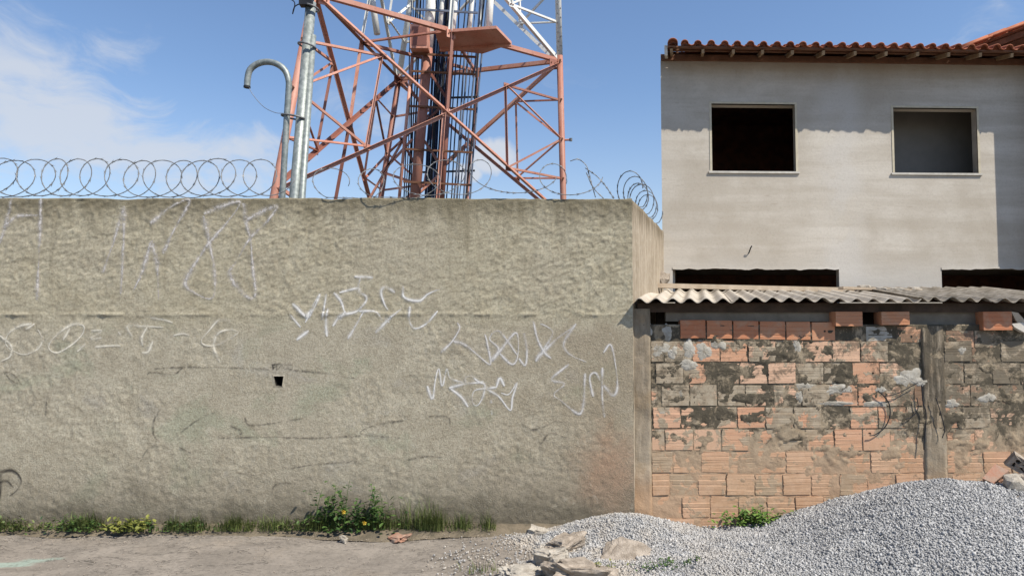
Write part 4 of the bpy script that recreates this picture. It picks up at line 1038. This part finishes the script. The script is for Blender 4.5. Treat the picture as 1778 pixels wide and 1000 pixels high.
# cable ladder up the middle
YL = cen.y + .1
def lp(px, py): return at(px, py, YL)
lad = MB(); lad.tube([lp(716, 400), lp(743, 85)], .095, 12); lad_o = lad.build('cable_ladder', 'orange', tower, smooth=True)
lad = MB(); lad.tube([lp(743, 85), lp(751, -40)], .095, 12); lad.build('rail', 'white', lad_o, smooth=True)
for (a, b, r_) in (((764, 400), (783, 85), .05), ((688, 400), (716, 100), .03)):
    mb = MB(); mb.tube([lp(*a), lp(*b)], r_, 8); mb.build('rail', 'orange', lad_o, smooth=True)
for (a, b, r_) in (((783, 85), (795, -40), .05), ((812, 85), (824, -40), .04), ((848, 72), (854, -40), .06), ((655, 60), (640, -40), .06), ((762, 70), (772, -40), .04)):
    mb = MB(); mb.tube([lp(*a), lp(*b)], r_, 8); mb.build('rail', 'white', lad_o, smooth=True)
k = 0
for py in (-18, 22, 98, 128, 188, 262, 318, 372):
    off = (py - 345) * -.075; m = 'orange' if py > 60 else 'white'
    a, b = lp(700 + off, py), lp(818 + off * .5, py + 6); a.y -= .12; b.y -= .12
    mb = MB(); mb.bar(a, b, .03, .035); mb.build('rung', 'plate' if py > 60 else 'cable_grey', lad_o); k += 1
for (p, q) in (((742, 120), (770, 165)), ((728, 220), (770, 180)), ((728, 235), (766, 292)), ((722, 340), (766, 300)), ((690, 235), (720, 290)), ((700, 140), (725, 175)), ((690, 250), (722, 212)), ((660, 300), (716, 240)), ((665, 300), (720, 318)), ((640, 345), (700, 240))):
    a, b = lp(*p), lp(*q); a.y += .15; b.y += .15; mb = MB(); mb.angle(a, b, .05, .008); mb.build('lacing', 'orange', lad_o)
rc = random.Random(12)
for x in [702, 706, 709, 713, 716, 721, 739, 741, 743, 747, 750, 753, 756, 759, 762, 770, 745, 748, 751, 754, 757, 760, 764, 767, 775, 783, 789, 794, 799, 805, 810, 815]:
    lean = 12 + (x - 700) * .16; r_ = rc.choice([.014, .018, .024, .028]) if 736 < x < 770 else rc.choice([.010, .013, .018]); yy = YL + rc.uniform(.2, .6)
    P = [at(x + (345 - py) / 345 * lean + rc.uniform(-1.6, 1.6), py, yy) for py in (420, 340, 250, 170, 90, 0, -60)]
    mb = MB(); mb.tube(P, r_, 7); mb.build('feeder_cable', rc.choice(['cable', 'cable', 'cable_blue', 'cable_blue', 'cable_grey']) if x < 785 else rc.choice(['cable_grey', 'cable_grey', 'cable_blue', 'cable']), lad_o, smooth=True)
for py in (150, 285):
    a, b = lp(725, py), lp(829 - (py - 150) * .06, py - 3); mb = MB(); mb.bar(a + Vector((0, .7, 0)), b + Vector((0, .7, 0)), .03, .035); mb.build('cable_clamp', 'cable', lad_o)

# ---------------------------------------------------------------- galvanised pole with bent conduit
PYY = 6.62
pb = at(512, 345, PYY)
pole = thing('service_pole', (pb.x, PYY, -.02), 'leaning galvanised steel pole strapped to a hooked conduit pipe', 'pole')
def line(a, b, r, m='galv', n=12, name='pipe', ext=True):
    A, B = at(*a, PYY), at(*b, PYY)
    if ext: A = A + (A - B).normalized() * ((A.z) / (B.z - A.z)) * (B - A).length
    mb = MB(); mb.tube([A, B], r, n); return mb.build(name, m, pole, smooth=True)
line((511, 345), (540, 5), .052, name='pole_tube')
line((524, 345), (543, 62), .036)
A0 = at(490, 345, PYY - .04); gp = [A0 + (A0 - at(497, 200, PYY - .04)) * 3.6]
gp += [at(x, y, PYY - .04) for x, y in ((490, 345), (497, 220), (501, 160), (501, 140), (494, 122), (479, 111), (462, 108), (446, 112), (434, 122), (430, 137), (429, 152))]
mb = MB(); mb.tube([gp[0]] + [Vector(p) for p in smooth_path(gp[1:], 5)], .031, 12); gn = mb.build('hooked_conduit', 'galv', pole, smooth=True)
e_ = at(429, 152, PYY - .04); mb = MB(); mb.tube([e_ + Vector((0, 0, .012)), e_ + Vector((-.001, 0, -.006))], .034, 12); mb.build('conduit_end', 'cable', gn)
for (x, y, w_) in ((510, 204, .12), (533, 80, .085), (541, 14, .07)):
    c_ = at(x, y, PYY - .01); mb = MB()
    ringp = [c_ + Vector((w_ * math.cos(t), .075 * math.sin(t), -.02 * math.cos(t))) for t in np.linspace(0, 6.2832, 25)]
    mb.tube(ringp, .0105, 6, False); mb.build('strap', 'wire', pole, smooth=True)
mb = MB(); c_ = at(533, 6, PYY - .05); mb.box((c_.x - .07, c_.y - .04, c_.z - .03), (c_.x + .06, c_.y + .04, c_.z + .06)); cl_ = mb.build('clamp_bracket', 'cable', pole)
mb = MB(); mb.tube([Vector(p) for p in smooth_path([at(x, y, PYY - .06) for x, y in ((528, 4), (512, 12), (508, 25), (511, 4), (490, -6))], 6)], .006, 5); mb.build('loose_wire', 'cable', cl_)
mb = MB(); mb.tube([Vector(p) for p in smooth_path([at(x, y, PYY - .05) for x, y in ((432, 152), (440, 166), (458, 186), (478, 196), (492, 197))], 6)], .0035, 5); mb.build('loose_wire', 'cable_grey', pole)

# ---------------------------------------------------------------- razor wire
def coil(fn, n, name, label, r=.0045, barb=.034, step=.045, group='razor wire coils on the wall'):
    P = [Vector(fn(t)) for t in np.linspace(0, 1, n)]
    base = min(P, key=lambda p: p.z)
    o = thing(name, (P[0].x, P[0].y, WTOP), label, 'razor wire', group)
    mb = MB(); mb.tube(P, r, 5); mb.build('wire', 'wire', o, smooth=True)
    mb = MB(); acc = 0; rb = random.Random(n)
    for a, b in zip(P, P[1:]):
        acc += (b - a).length
        if acc < step: continue
        acc = 0; d_ = (b - a).normalized(); s_ = d_.cross(Vector((rb.uniform(-1, 1), rb.uniform(-1, 1), rb.uniform(-1, 1)))).normalized(); u_ = s_.cross(d_)
        for sg in (1, -1):
            q = a + s_ * sg * r * .5
            mb.add([q - d_ * .006, q + d_ * barb * .75 + s_ * sg * .011, q + d_ * .004 + s_ * sg * .004, q - d_ * barb * .75 + s_ * sg * .011, q + u_ * .002], [(0, 1, 2), (0, 2, 3), (1, 2, 4), (3, 4, 2)])
    mb.build('barbs', 'wire', o)['kind'] = 'stuff'; return o
YC = WY + .075
def flat(px0, px1, loops, rz_px=(36, 36), rx_px=40, cy=310, dy=.05, seed=1, jit=4):
    rj = random.Random(seed); J = [(rj.uniform(-jit, jit) * 1.6, rj.uniform(-jit, jit) * 1.8, rj.uniform(.72, 1.2), rj.uniform(-1, 1)) for _ in range(loops + 3)]
    def fn(t):
        a = t * loops; i = int(a); f = a - i; f = f * f * (3 - 2 * f)
        j = [J[i][q] * (1 - f) + J[i + 1][q] * f for q in range(4)]
        th = 2 * math.pi * a
        px = px0 + (px1 - px0) * t + rx_px * j[2] * math.cos(th) + j[0]
        py = cy - rz_px[0] * math.sin(th) * (1 if math.sin(th) > 0 else rz_px[1] / rz_px[0]) + j[1] * .5
        q = at(px, py, YC); q.y += dy * math.sin(th + .6) + .03 * j[3]; q.z = max(q.z, WTOP + .006)
        return q
    return fn
coil(flat(-120, 478, 17, (34, 34), 36, 309, .06, 1), 17 * 34, 'razor_wire', 'dense razor wire coil along the wall left of the pole')
coil(flat(545, 905, 5, (33, 33), 46, 314, .1, 5, 14), 5 * 40, 'razor_wire', 'loose thin razor wire loops in front of the lattice tower', .0038)
coil(flat(960, 1010, 1, (34, 34), 40, 310, .1, 8, 8), 60, 'razor_wire', 'single razor wire loop crossing the right tower leg', .0038)
def stray(path, label, r=.0045, Yq=YC):
    P = [at(x, y, Yq) for x, y in path]; sp = smooth_path(P, 14)
    return coil(lambda t: sp[min(int(t * (len(sp) - 1)), len(sp) - 1)], len(sp), 'razor_wire', label, r, .026, .04)
stray([(990, 280), (1004, 277), (1018, 288), (1024, 308), (1034, 343)], 'stretched razor wire strand right of the tower leg')
stray([(1016, 292), (1036, 306), (1052, 324), (1066, 345)], 'longer stretched razor wire strand sloping to the wall corner')
stray([(1018, 300), (1030, 326), (1048, 345)], 'short razor wire strand tangled under the sloping strand')
def side_coil(t):
    a = t * 6; th = 2 * math.pi * a; u = .3 + t * 1.45
    c_ = Vector((WX1, WY, WTOP + .155)) + dv * u + nv * .07
    r_ = .165 + .02 * math.sin(a * 2.3)
    q = c_ + nv * (-r_ * .75) * math.cos(th) + Vector((0, 0, r_ * math.sin(th))) + dv * .06 * math.cos(th + 1)
    q.z = max(q.z, WTOP + .01); return q
coil(side_coil, 260, 'razor_wire', 'bunched razor wire coil on the return wall beside the house')

# ---------------------------------------------------------------- gravel
def gh(x, y):
    """height of the gravel over the pavement"""
    def cone(cx, cy, h, sx, sy, e):
        d = np.sqrt(((x - cx) / sx) ** 2 + ((y - cy) / sy) ** 2 + e * e) - e; return h - d
    sx = np.where(x < 3.65, 2.25, 4.2)
    a = cone(3.65, 5.55, .55, sx, 1.75, .22)
    b = cone(.98, 5.93, .20, 2.6, 1.5, .10)
    c = cone(2.2, 5.25, .10, 10, 5.5, .1)
    d = cone(1.35, 5.2, .045, 12, 9, .1)
    m = np.maximum.reduce([a, b, c, d])
    k = .03; s = k * np.log(np.exp(a / k) + np.exp(b / k) + np.exp(c / k) + np.exp(d / k))
    s = s + .035 * fbm(x * 2.2, y * 2.2, 200, 3) + .015 * fbm(x * 8, y * 8, 210, 2)
    return s
def gravel():
    xs = np.arange(-.2, 6.6, .045); ys = np.arange(3.2, 6.34, .045); X, Y = np.meshgrid(xs, ys); Z = gh(X, Y) - .006
    n = len(xs); V = np.stack([X, Y, Z], -1).reshape(-1, 3); ok = (Z > -.012)
    F = [(j * n + i, j * n + i + 1, (j + 1) * n + i + 1, (j + 1) * n + i) for j in range(len(ys) - 1) for i in range(n - 1) if ok[j, i] and ok[j + 1, i + 1] and ok[j, i + 1] and ok[j + 1, i]]
    F = np.array([[(a, b, c), (a, c, d)] for a, b, c, d in F]).reshape(-1, 3)
    g = np.random.default_rng(9)
    N = 230000; px = g.uniform(-.7, 6.2, N); py = g.uniform(3.3, 6.3, N); h = gh(px, py)
    keep = (h > .012) | ((h > -.07) & (g.random(N) < np.exp((h - .012) / .014) * .6)); px, py, h = px[keep], py[keep], np.maximum(h[keep], -.002)
    lim = (np.abs(px) / np.maximum(py, .1) < .86); px, py, h = px[lim], py[lim], h[lim]
    n2 = len(px); sz = g.uniform(.0045, .0105, n2) * np.where(g.random(n2) < .05, 1.7, 1)
    octa = np.array([(1, 0, 0), (-1, 0, 0), (0, 1, 0), (0, -1, 0), (0, 0, 1), (0, 0, -1)], float)
    of = np.array([(0, 2, 4), (2, 1, 4), (1, 3, 4), (3, 0, 4), (2, 0, 5), (1, 2, 5), (3, 1, 5), (0, 3, 5)])
    L_ = octa[None] * g.uniform(.6, 1.35, (n2, 6, 1)) + g.uniform(-.3, .3, (n2, 6, 3))
    q = g.normal(size=(n2, 4)); q /= np.linalg.norm(q, axis=1, keepdims=True); a, b, c, d = q.T
    R = np.stack([np.stack([1 - 2 * (c * c + d * d), 2 * (b * c - a * d), 2 * (b * d + a * c)], -1), np.stack([2 * (b * c + a * d), 1 - 2 * (b * b + d * d), 2 * (c * d - a * b)], -1), np.stack([2 * (b * d - a * c), 2 * (c * d + a * b), 1 - 2 * (b * b + c * c)], -1)], 1)
    P = np.einsum('nij,nkj->nki', R, L_) * sz[:, None, None] + np.stack([px, py, h + sz * g.uniform(-.5, .5, n2)], -1)[:, None]
    V2 = P.reshape(-1, 3); F2 = (of[None] + (np.arange(n2) * 6)[:, None, None] + len(V)).reshape(-1, 3)
    tone = np.clip(g.beta(2.0, 2.0, n2), 0, 1)
    V = np.concatenate([V, V2]); FF = np.concatenate([F, F2]); tn = np.concatenate([np.full(len(X.ravel()), .45), np.repeat(tone, 6)]).astype(np.float32)
    me = bpy.data.meshes.new('gravel'); me.vertices.add(len(V)); me.vertices.foreach_set('co', V.astype(np.float32).ravel())
    me.loops.add(len(FF) * 3); me.loops.foreach_set('vertex_index', FF.astype(np.int32).ravel()); me.polygons.add(len(FF))
    me.polygons.foreach_set('loop_start', np.arange(0, len(FF) * 3, 3, dtype=np.int32))
    me.update(calc_edges=True); me.validate()
    a_ = me.attributes.new('tone', 'FLOAT', 'POINT'); a_.data.foreach_set('value', tn)
    me.materials.append(M['gravel']); o = bpy.data.objects.new('gravel', me); C.objects.link(o)
    return tag(o, 'heap of pale grey crushed stone spilling in front of the brick shed', 'gravel', kind='stuff')
gravel()
def ghs(x, y): return max(0., float(gh(np.array(float(x)), np.array(float(y)))))

# ---------------------------------------------------------------- rubble
def on_ground(px, py, extra=0):
    """point of the ground or gravel seen at a pixel"""
    d = pix_dir(px, py); best = None
    for k in range(700, 200, -1):
        Yq = k * .01; t = Yq / d.y; q = Vector((d.x * t, Yq, CAMZ + d.z * t))
        if q.z >= max(0, ghs(q.x, q.y)) - .001: return q
    return q
def chunk(px, py, wpx, hpx, m, label, seed, sq=(1, .8, .6), jag=.6, flat=.5, sub=4):
    g = on_ground(px, py + hpx * .45); r = wpx * .86 / 2 / FPX * g.y
    return lump('rubble_chunk', g + Vector((0, r * sq[1] * .6, r * sq[2] * .25)), r, m, label, 'rubble', seed, sq, flat, None, sub, jag)
chunk(957, 962, 56, 40, 'chunk_pale', 'rounded pale concrete chunk on top of the rubble by the pavement', 3, (1, .9, .66))
chunk(905, 990, 90, 40, 'chunk_pale', 'long pale concrete chunk at the pavement edge of the rubble', 5, (1, .6, .34))
chunk(1000, 990, 120, 46, 'chunk', 'broad tan concrete slab piece at the front of the rubble', 7, (1, .75, .36))
chunk(985, 942, 76, 34, 'chunk', 'tan broken lump half buried in gravel behind the pale chunk', 11, (1, .7, .42))
o = chunk(1090, 952, 84, 50, 'chunk', 'flat pinkish slab tilted on the gravel beside the rubble', 13, (1, .95, .16), .35); o.rotation_euler = (.42, .16, -.5)
chunk(937, 920, 34, 14, 'chunk_pale', 'small flat pale stone at the left foot of the gravel', 17, (1, .7, .4))
chunk(955, 908, 18, 12, 'chunk', 'little tan stone against the cement wall foot', 19, (1, .8, .7))
chunk(690, 931, 48, 14, 'redchunk', 'flat red brick shard lying under the weeds', 23, (1, .6, .22))
chunk(596, 934, 14, 10, 'chunk_pale', 'tiny pale pebble in front of the leafy weed', 29, (1, 1, .8))
# broken hollow bricks at the right edge
def hollow_rubble(px, py, Yq, w, h, dpt, rot, m, label):
    me = holed_brick([rpoly(-w * .24, -h * .2, w * .13, h * .15, 8, .15, 1), rpoly(w * .2, -h * .2, w * .13, h * .15, 8, .15, 2), rpoly(-w * .24, h * .22, w * .13, h * .15, 8, .15, 3), rpoly(w * .2, h * .22, w * .13, h * .15, 8, .15, 4)], m, w, h, .07)
    rr_ = random.Random(int(px)); 
    for v in me.vertices: v.co += Vector((rr_.uniform(-.012, .012), rr_.uniform(-.01, .01), rr_.uniform(-.012, .012)))
    o = bpy.data.objects.new('broken_brick', me); C.objects.link(o); o.location = at(px, py, Yq); o.rotation_euler = rot
    return tag(o, label, 'rubble')
hollow_rubble(1738, 838, 5.62, .20, .15, .1, (.35, -.5, .3), 'redchunk', 'broken hollow brick showing its holes on the right of the gravel heap')
hollow_rubble(1772, 808, 5.75, .16, .12, .1, (.2, .6, -.3), 'chunk', 'mortar crusted brick piece propped above the broken hollow brick')
lump('rubble_chunk', at(1768, 842, 5.5), .10, 'chunk_pale', 'pale rubble lump wedged beside the broken hollow brick', 'rubble', 31, (1, .8, .7), .5, jag=.5)
lump('rubble_chunk', at(1762, 866, 5.42), .09, 'chunk', 'low tan rubble lump below the broken hollow brick', 'rubble', 37, (1.2, .8, .5), .5, jag=.5)
lump('rubble_chunk', at(1800, 850, 5.5), .16, 'chunk', 'larger tan rubble lump at the far side of the broken bricks', 'rubble', 41, (1.1, .8, .8), .5, jag=.5)

# ---------------------------------------------------------------- weeds
rw = random.Random(21)
def blade(mb, p, h, lean, az, w):
    d_ = Vector((math.cos(az), math.sin(az), 0)); s_ = Vector((-d_.y, d_.x, 0)); q = []
    for t in (0, .4, .75, 1): q.append(p + d_ * lean * h * t * t + Vector((0, 0, h * (t - .25 * lean * t * t))))
    vs = []
    for t, c_ in zip((0, .4, .75, 1), q): vs += [c_ - s_ * w * (1 - t * .9) / 2, c_ + s_ * w * (1 - t * .9) / 2]
    mb.add(vs, [(0, 1, 3, 2), (2, 3, 5, 4), (4, 5, 7, 6)])
def leaf(mb, p, d_, l, w):
    d_ = d_.normalized(); s_ = d_.cross(Vector((0, 0, 1)))
    if s_.length < .05: s_ = Vector((1, 0, 0))
    s_.normalize(); u_ = s_.cross(d_)
    mb.add([p, p + d_ * l * .35 + s_ * w * .5 + u_ * .12 * l, p + d_ * l * .75 + s_ * w * .36 + u_ * .06 * l, p + d_ * l, p + d_ * l * .75 - s_ * w * .36 + u_ * .06 * l, p + d_ * l * .35 - s_ * w * .5 + u_ * .12 * l, p + d_ * l * .5], [(0, 1, 6), (1, 2, 6), (2, 3, 6), (3, 4, 6), (4, 5, 6), (5, 0, 6)])
def base_pt(px, dy=0): return Vector((at(px, 920, 6.12).x, 6.12 + dy, .02))
mb = MB()
for i in range(6500):                                        # ragged grass along the wall foot
    px = rw.uniform(-40, 880)
    f = float(fbm(np.array(px / 46.), np.array(.5), 300, 3))
    dn = .72 + 1.3 * f
    if px > 670: dn -= .35
    if px > 770: dn -= .25
    if rw.random() > dn: continue
    p = base_pt(px, rw.uniform(-.1, .06)); h = (.06 + .20 * max(0, f + .25)) * rw.uniform(.5, 1.3)
    mb.cur = rw.random(); blade(mb, p, h, rw.uniform(.1, 1.1), rw.uniform(3.5, 6), rw.uniform(.004, .009))
for i in range(900):                                         # low creeping leaves in the same strip
    px = rw.uniform(-40, 560); f = float(fbm(np.array(px / 40.), np.array(2.5), 310, 3))
    if rw.random() > .3 + 1.6 * f: continue
    p = base_pt(px, rw.uniform(-.13, .0)) + Vector((0, 0, rw.uniform(0, .07 + .12 * max(0, f)))); mb.cur = rw.random() * .6
    leaf(mb, p, Vector((rw.uniform(-1, 1), rw.uniform(-1, .2), rw.uniform(-.1, .7))), rw.uniform(.025, .05), rw.uniform(.015, .03))
tag(mb.build('grass', 'grass', attr='tone'), 'thin ragged grass along the foot of the cement wall', 'grass', kind='stuff')
def tuft(px, n, h, label, m='grass', dy=0, spread=.12, lean=.8, w=.007, at_p=None):
    p0 = at_p if at_p is not None else base_pt(px, dy); o = thing('grass_tuft', p0, label, 'grass'); mb = MB()
    for i in range(n):
        mb.cur = rw.random(); blade(mb, p0 + Vector((rw.gauss(0, spread), rw.uniform(-.06, .05), 0)), h * rw.uniform(.35, 1.1), rw.uniform(.05, lean), rw.uniform(0, 6.28), w)
    mb.build('blades', m, o, attr='tone')['kind'] = 'stuff'; return o
tuft(702, 90, .30, 'tall thin grass tuft beside the red brick shard', dy=-.03, spread=.10)
tuft(738, 60, .34, 'sparse wispy grass tuft right of the red brick shard', dy=-.03, spread=.05)
tuft(805, 70, .17, 'small dull grass tuft alone against the brown wall foot', spread=.06)
tuft(145, 60, .17, 'upright grass tuft left of the yellowish weed', spread=.10)
tuft(470, 70, .15, 'short grass tuft left of the leafy weed', spread=.09)
def weed(px, stems, hmax, spread, label, m='leaf', lz=.05, dens=22, flowers=0, p0=None, bush=0):
    p0 = p0 or base_pt(px, -.05); o = thing('leafy_weed', p0, label, 'weed'); ms, ml = MB(), MB()
    for k in range(stems):
        b = p0 + Vector((rw.gauss(0, spread * .5), rw.uniform(-.06, .05), 0)); h = hmax * rw.uniform(.45, 1.0); lx, ly = rw.uniform(-.18, .18), rw.uniform(-.15, .05)
        P = [b + Vector((lx * h * t * t, ly * h * t, h * t)) for t in np.linspace(0, 1, 6)]
        ms.tube(P, [.0045 * (1 - .6 * t) for t in np.linspace(0, 1, 6)], 5)
        for q in range(dens):
            t = rw.uniform(.12, 1); c_ = P[min(int(t * 5), 4)].lerp(P[min(int(t * 5) + 1, 5)], t * 5 % 1)
            ml.cur = min(1, max(0, rw.gauss(.4, .28))); az = rw.uniform(0, 6.28); s_ = lz * rw.uniform(.55, 1.2) * (1.25 - .6 * t)
            leaf(ml, c_ + Vector((math.cos(az), math.sin(az), 0)) * .012, Vector((math.cos(az), math.sin(az), rw.uniform(-.3, .8))), s_, s_ * .62)
    for q in range(bush):
        ml.cur = min(1, max(0, rw.gauss(.35, .25))); az = rw.uniform(0, 6.28)
        leaf(ml, p0 + Vector((rw.gauss(0, spread * .55), rw.uniform(-.13, .05), abs(rw.gauss(0, hmax * .3)))), Vector((math.cos(az), math.sin(az) - .3, rw.uniform(-.1, .9))), lz * rw.uniform(.6, 1.2), lz * rw.uniform(.4, .7))
    ms.build('stems', m, o, attr='tone')['kind'] = 'stuff'; ml.build('leaves', m, o, attr='tone')['kind'] = 'stuff'
    for (fx, fy) in ([(597, 888), (633, 907)] if flowers else []):
        c_ = at(fx - (0 if flowers else 0), fy, 5.97); mf = MB()
        for a in range(7): leaf(mf, c_, Vector((math.cos(a * .9), -.35, math.sin(a * .9))), .022, .016)
        mf.build('flower', 'flower', o)
    return o
weed(578, 11, .46, .24, 'dark leafy weed with tall sprigs and a yellow bloom by the wall', bush=120, flowers=1, lz=.055)
weed(645, 9, .42, .26, 'bushy green weed beside the leafy weed with tall sprigs', bush=90, lz=.055)
weed(232, 8, .12, .22, 'low yellowish broad-leaved weed at the pavement edge', 'leaf_yellow', .06, 10, bush=80)
weed(130, 5, .15, .25, 'low dark green weed at the wall foot beneath the cream loops', lz=.04, bush=70)
weed(330, 5, .12, .3, 'flat green creeping weed right of the yellowish weed', lz=.035, bush=60)
weed(0, 14, .17, .32, 'bright green weed growing between the gravel and the brickwork', 'leaf_bright', .055, 16, p0=on_ground(1306, 908) + Vector((0, -.04, .0)), bush=170)
weed(0, 4, .09, .1, 'yellow-green seedling between the concrete chunks and the gravel', 'leaf_yellow', .03, 12, p0=on_ground(1046, 992), bush=16)
weed(0, 4, .06, .12, 'tiny weed creeping in front of the pinkish slab', 'leaf', .03, 10, p0=on_ground(1135, 985), bush=20)
weed(0, 4, .06, .16, 'tiny weed sprouting from the gravel left of the heap', 'leaf', .03, 10, p0=on_ground(1172, 978), bush=14)
tuft(0, 40, .10, 'small dry grass tuft on the pavement before the rubble', at_p=on_ground(836, 992), spread=.07)
# pale stone crumbs on the pavement beside the gravel
mb = MB(); g = random.Random(4)
for i in range(1500):
    if i < 420: px, py = g.uniform(740, 940), g.uniform(922, 990)
    elif i < 1000: px, py = g.uniform(-30, 900), 931 + abs(g.gauss(0, 7))
    else: px, py = g.uniform(-30, 900), g.uniform(935, 1010)
    if i < 420 and g.random() > (px - 700) / 240: continue
    d_ = pix_dir(px, py); t_ = -(CAMZ + .006) / d_.z; q = Vector((d_.x * t_, d_.y * t_, -.006))
    if q.y > 6.1: continue
    if i < 420: q.z = max(-.006, ghs(q.x, q.y) - .002)
    s_ = g.uniform(.0025, .009) * (1 if i < 420 else .75); mb.add([q + Vector((s_ * g.uniform(.6, 1.3) * a, s_ * b * g.uniform(.6, 1.3), s_ * .7 * c_ + s_ * .4)) for a, b, c_ in ((1, 0, 0), (-1, 0, 0), (0, 1, 0), (0, -1, 0), (0, 0, 1), (0, 0, -1))], [(0, 2, 4), (2, 1, 4), (1, 3, 4), (3, 0, 4), (2, 0, 5), (1, 2, 5), (3, 1, 5), (0, 3, 5)])
tag(mb.build('stone_crumbs', 'chunk'), 'tan stone crumbs and grit strewn over the pavement', 'gravel', kind='stuff')
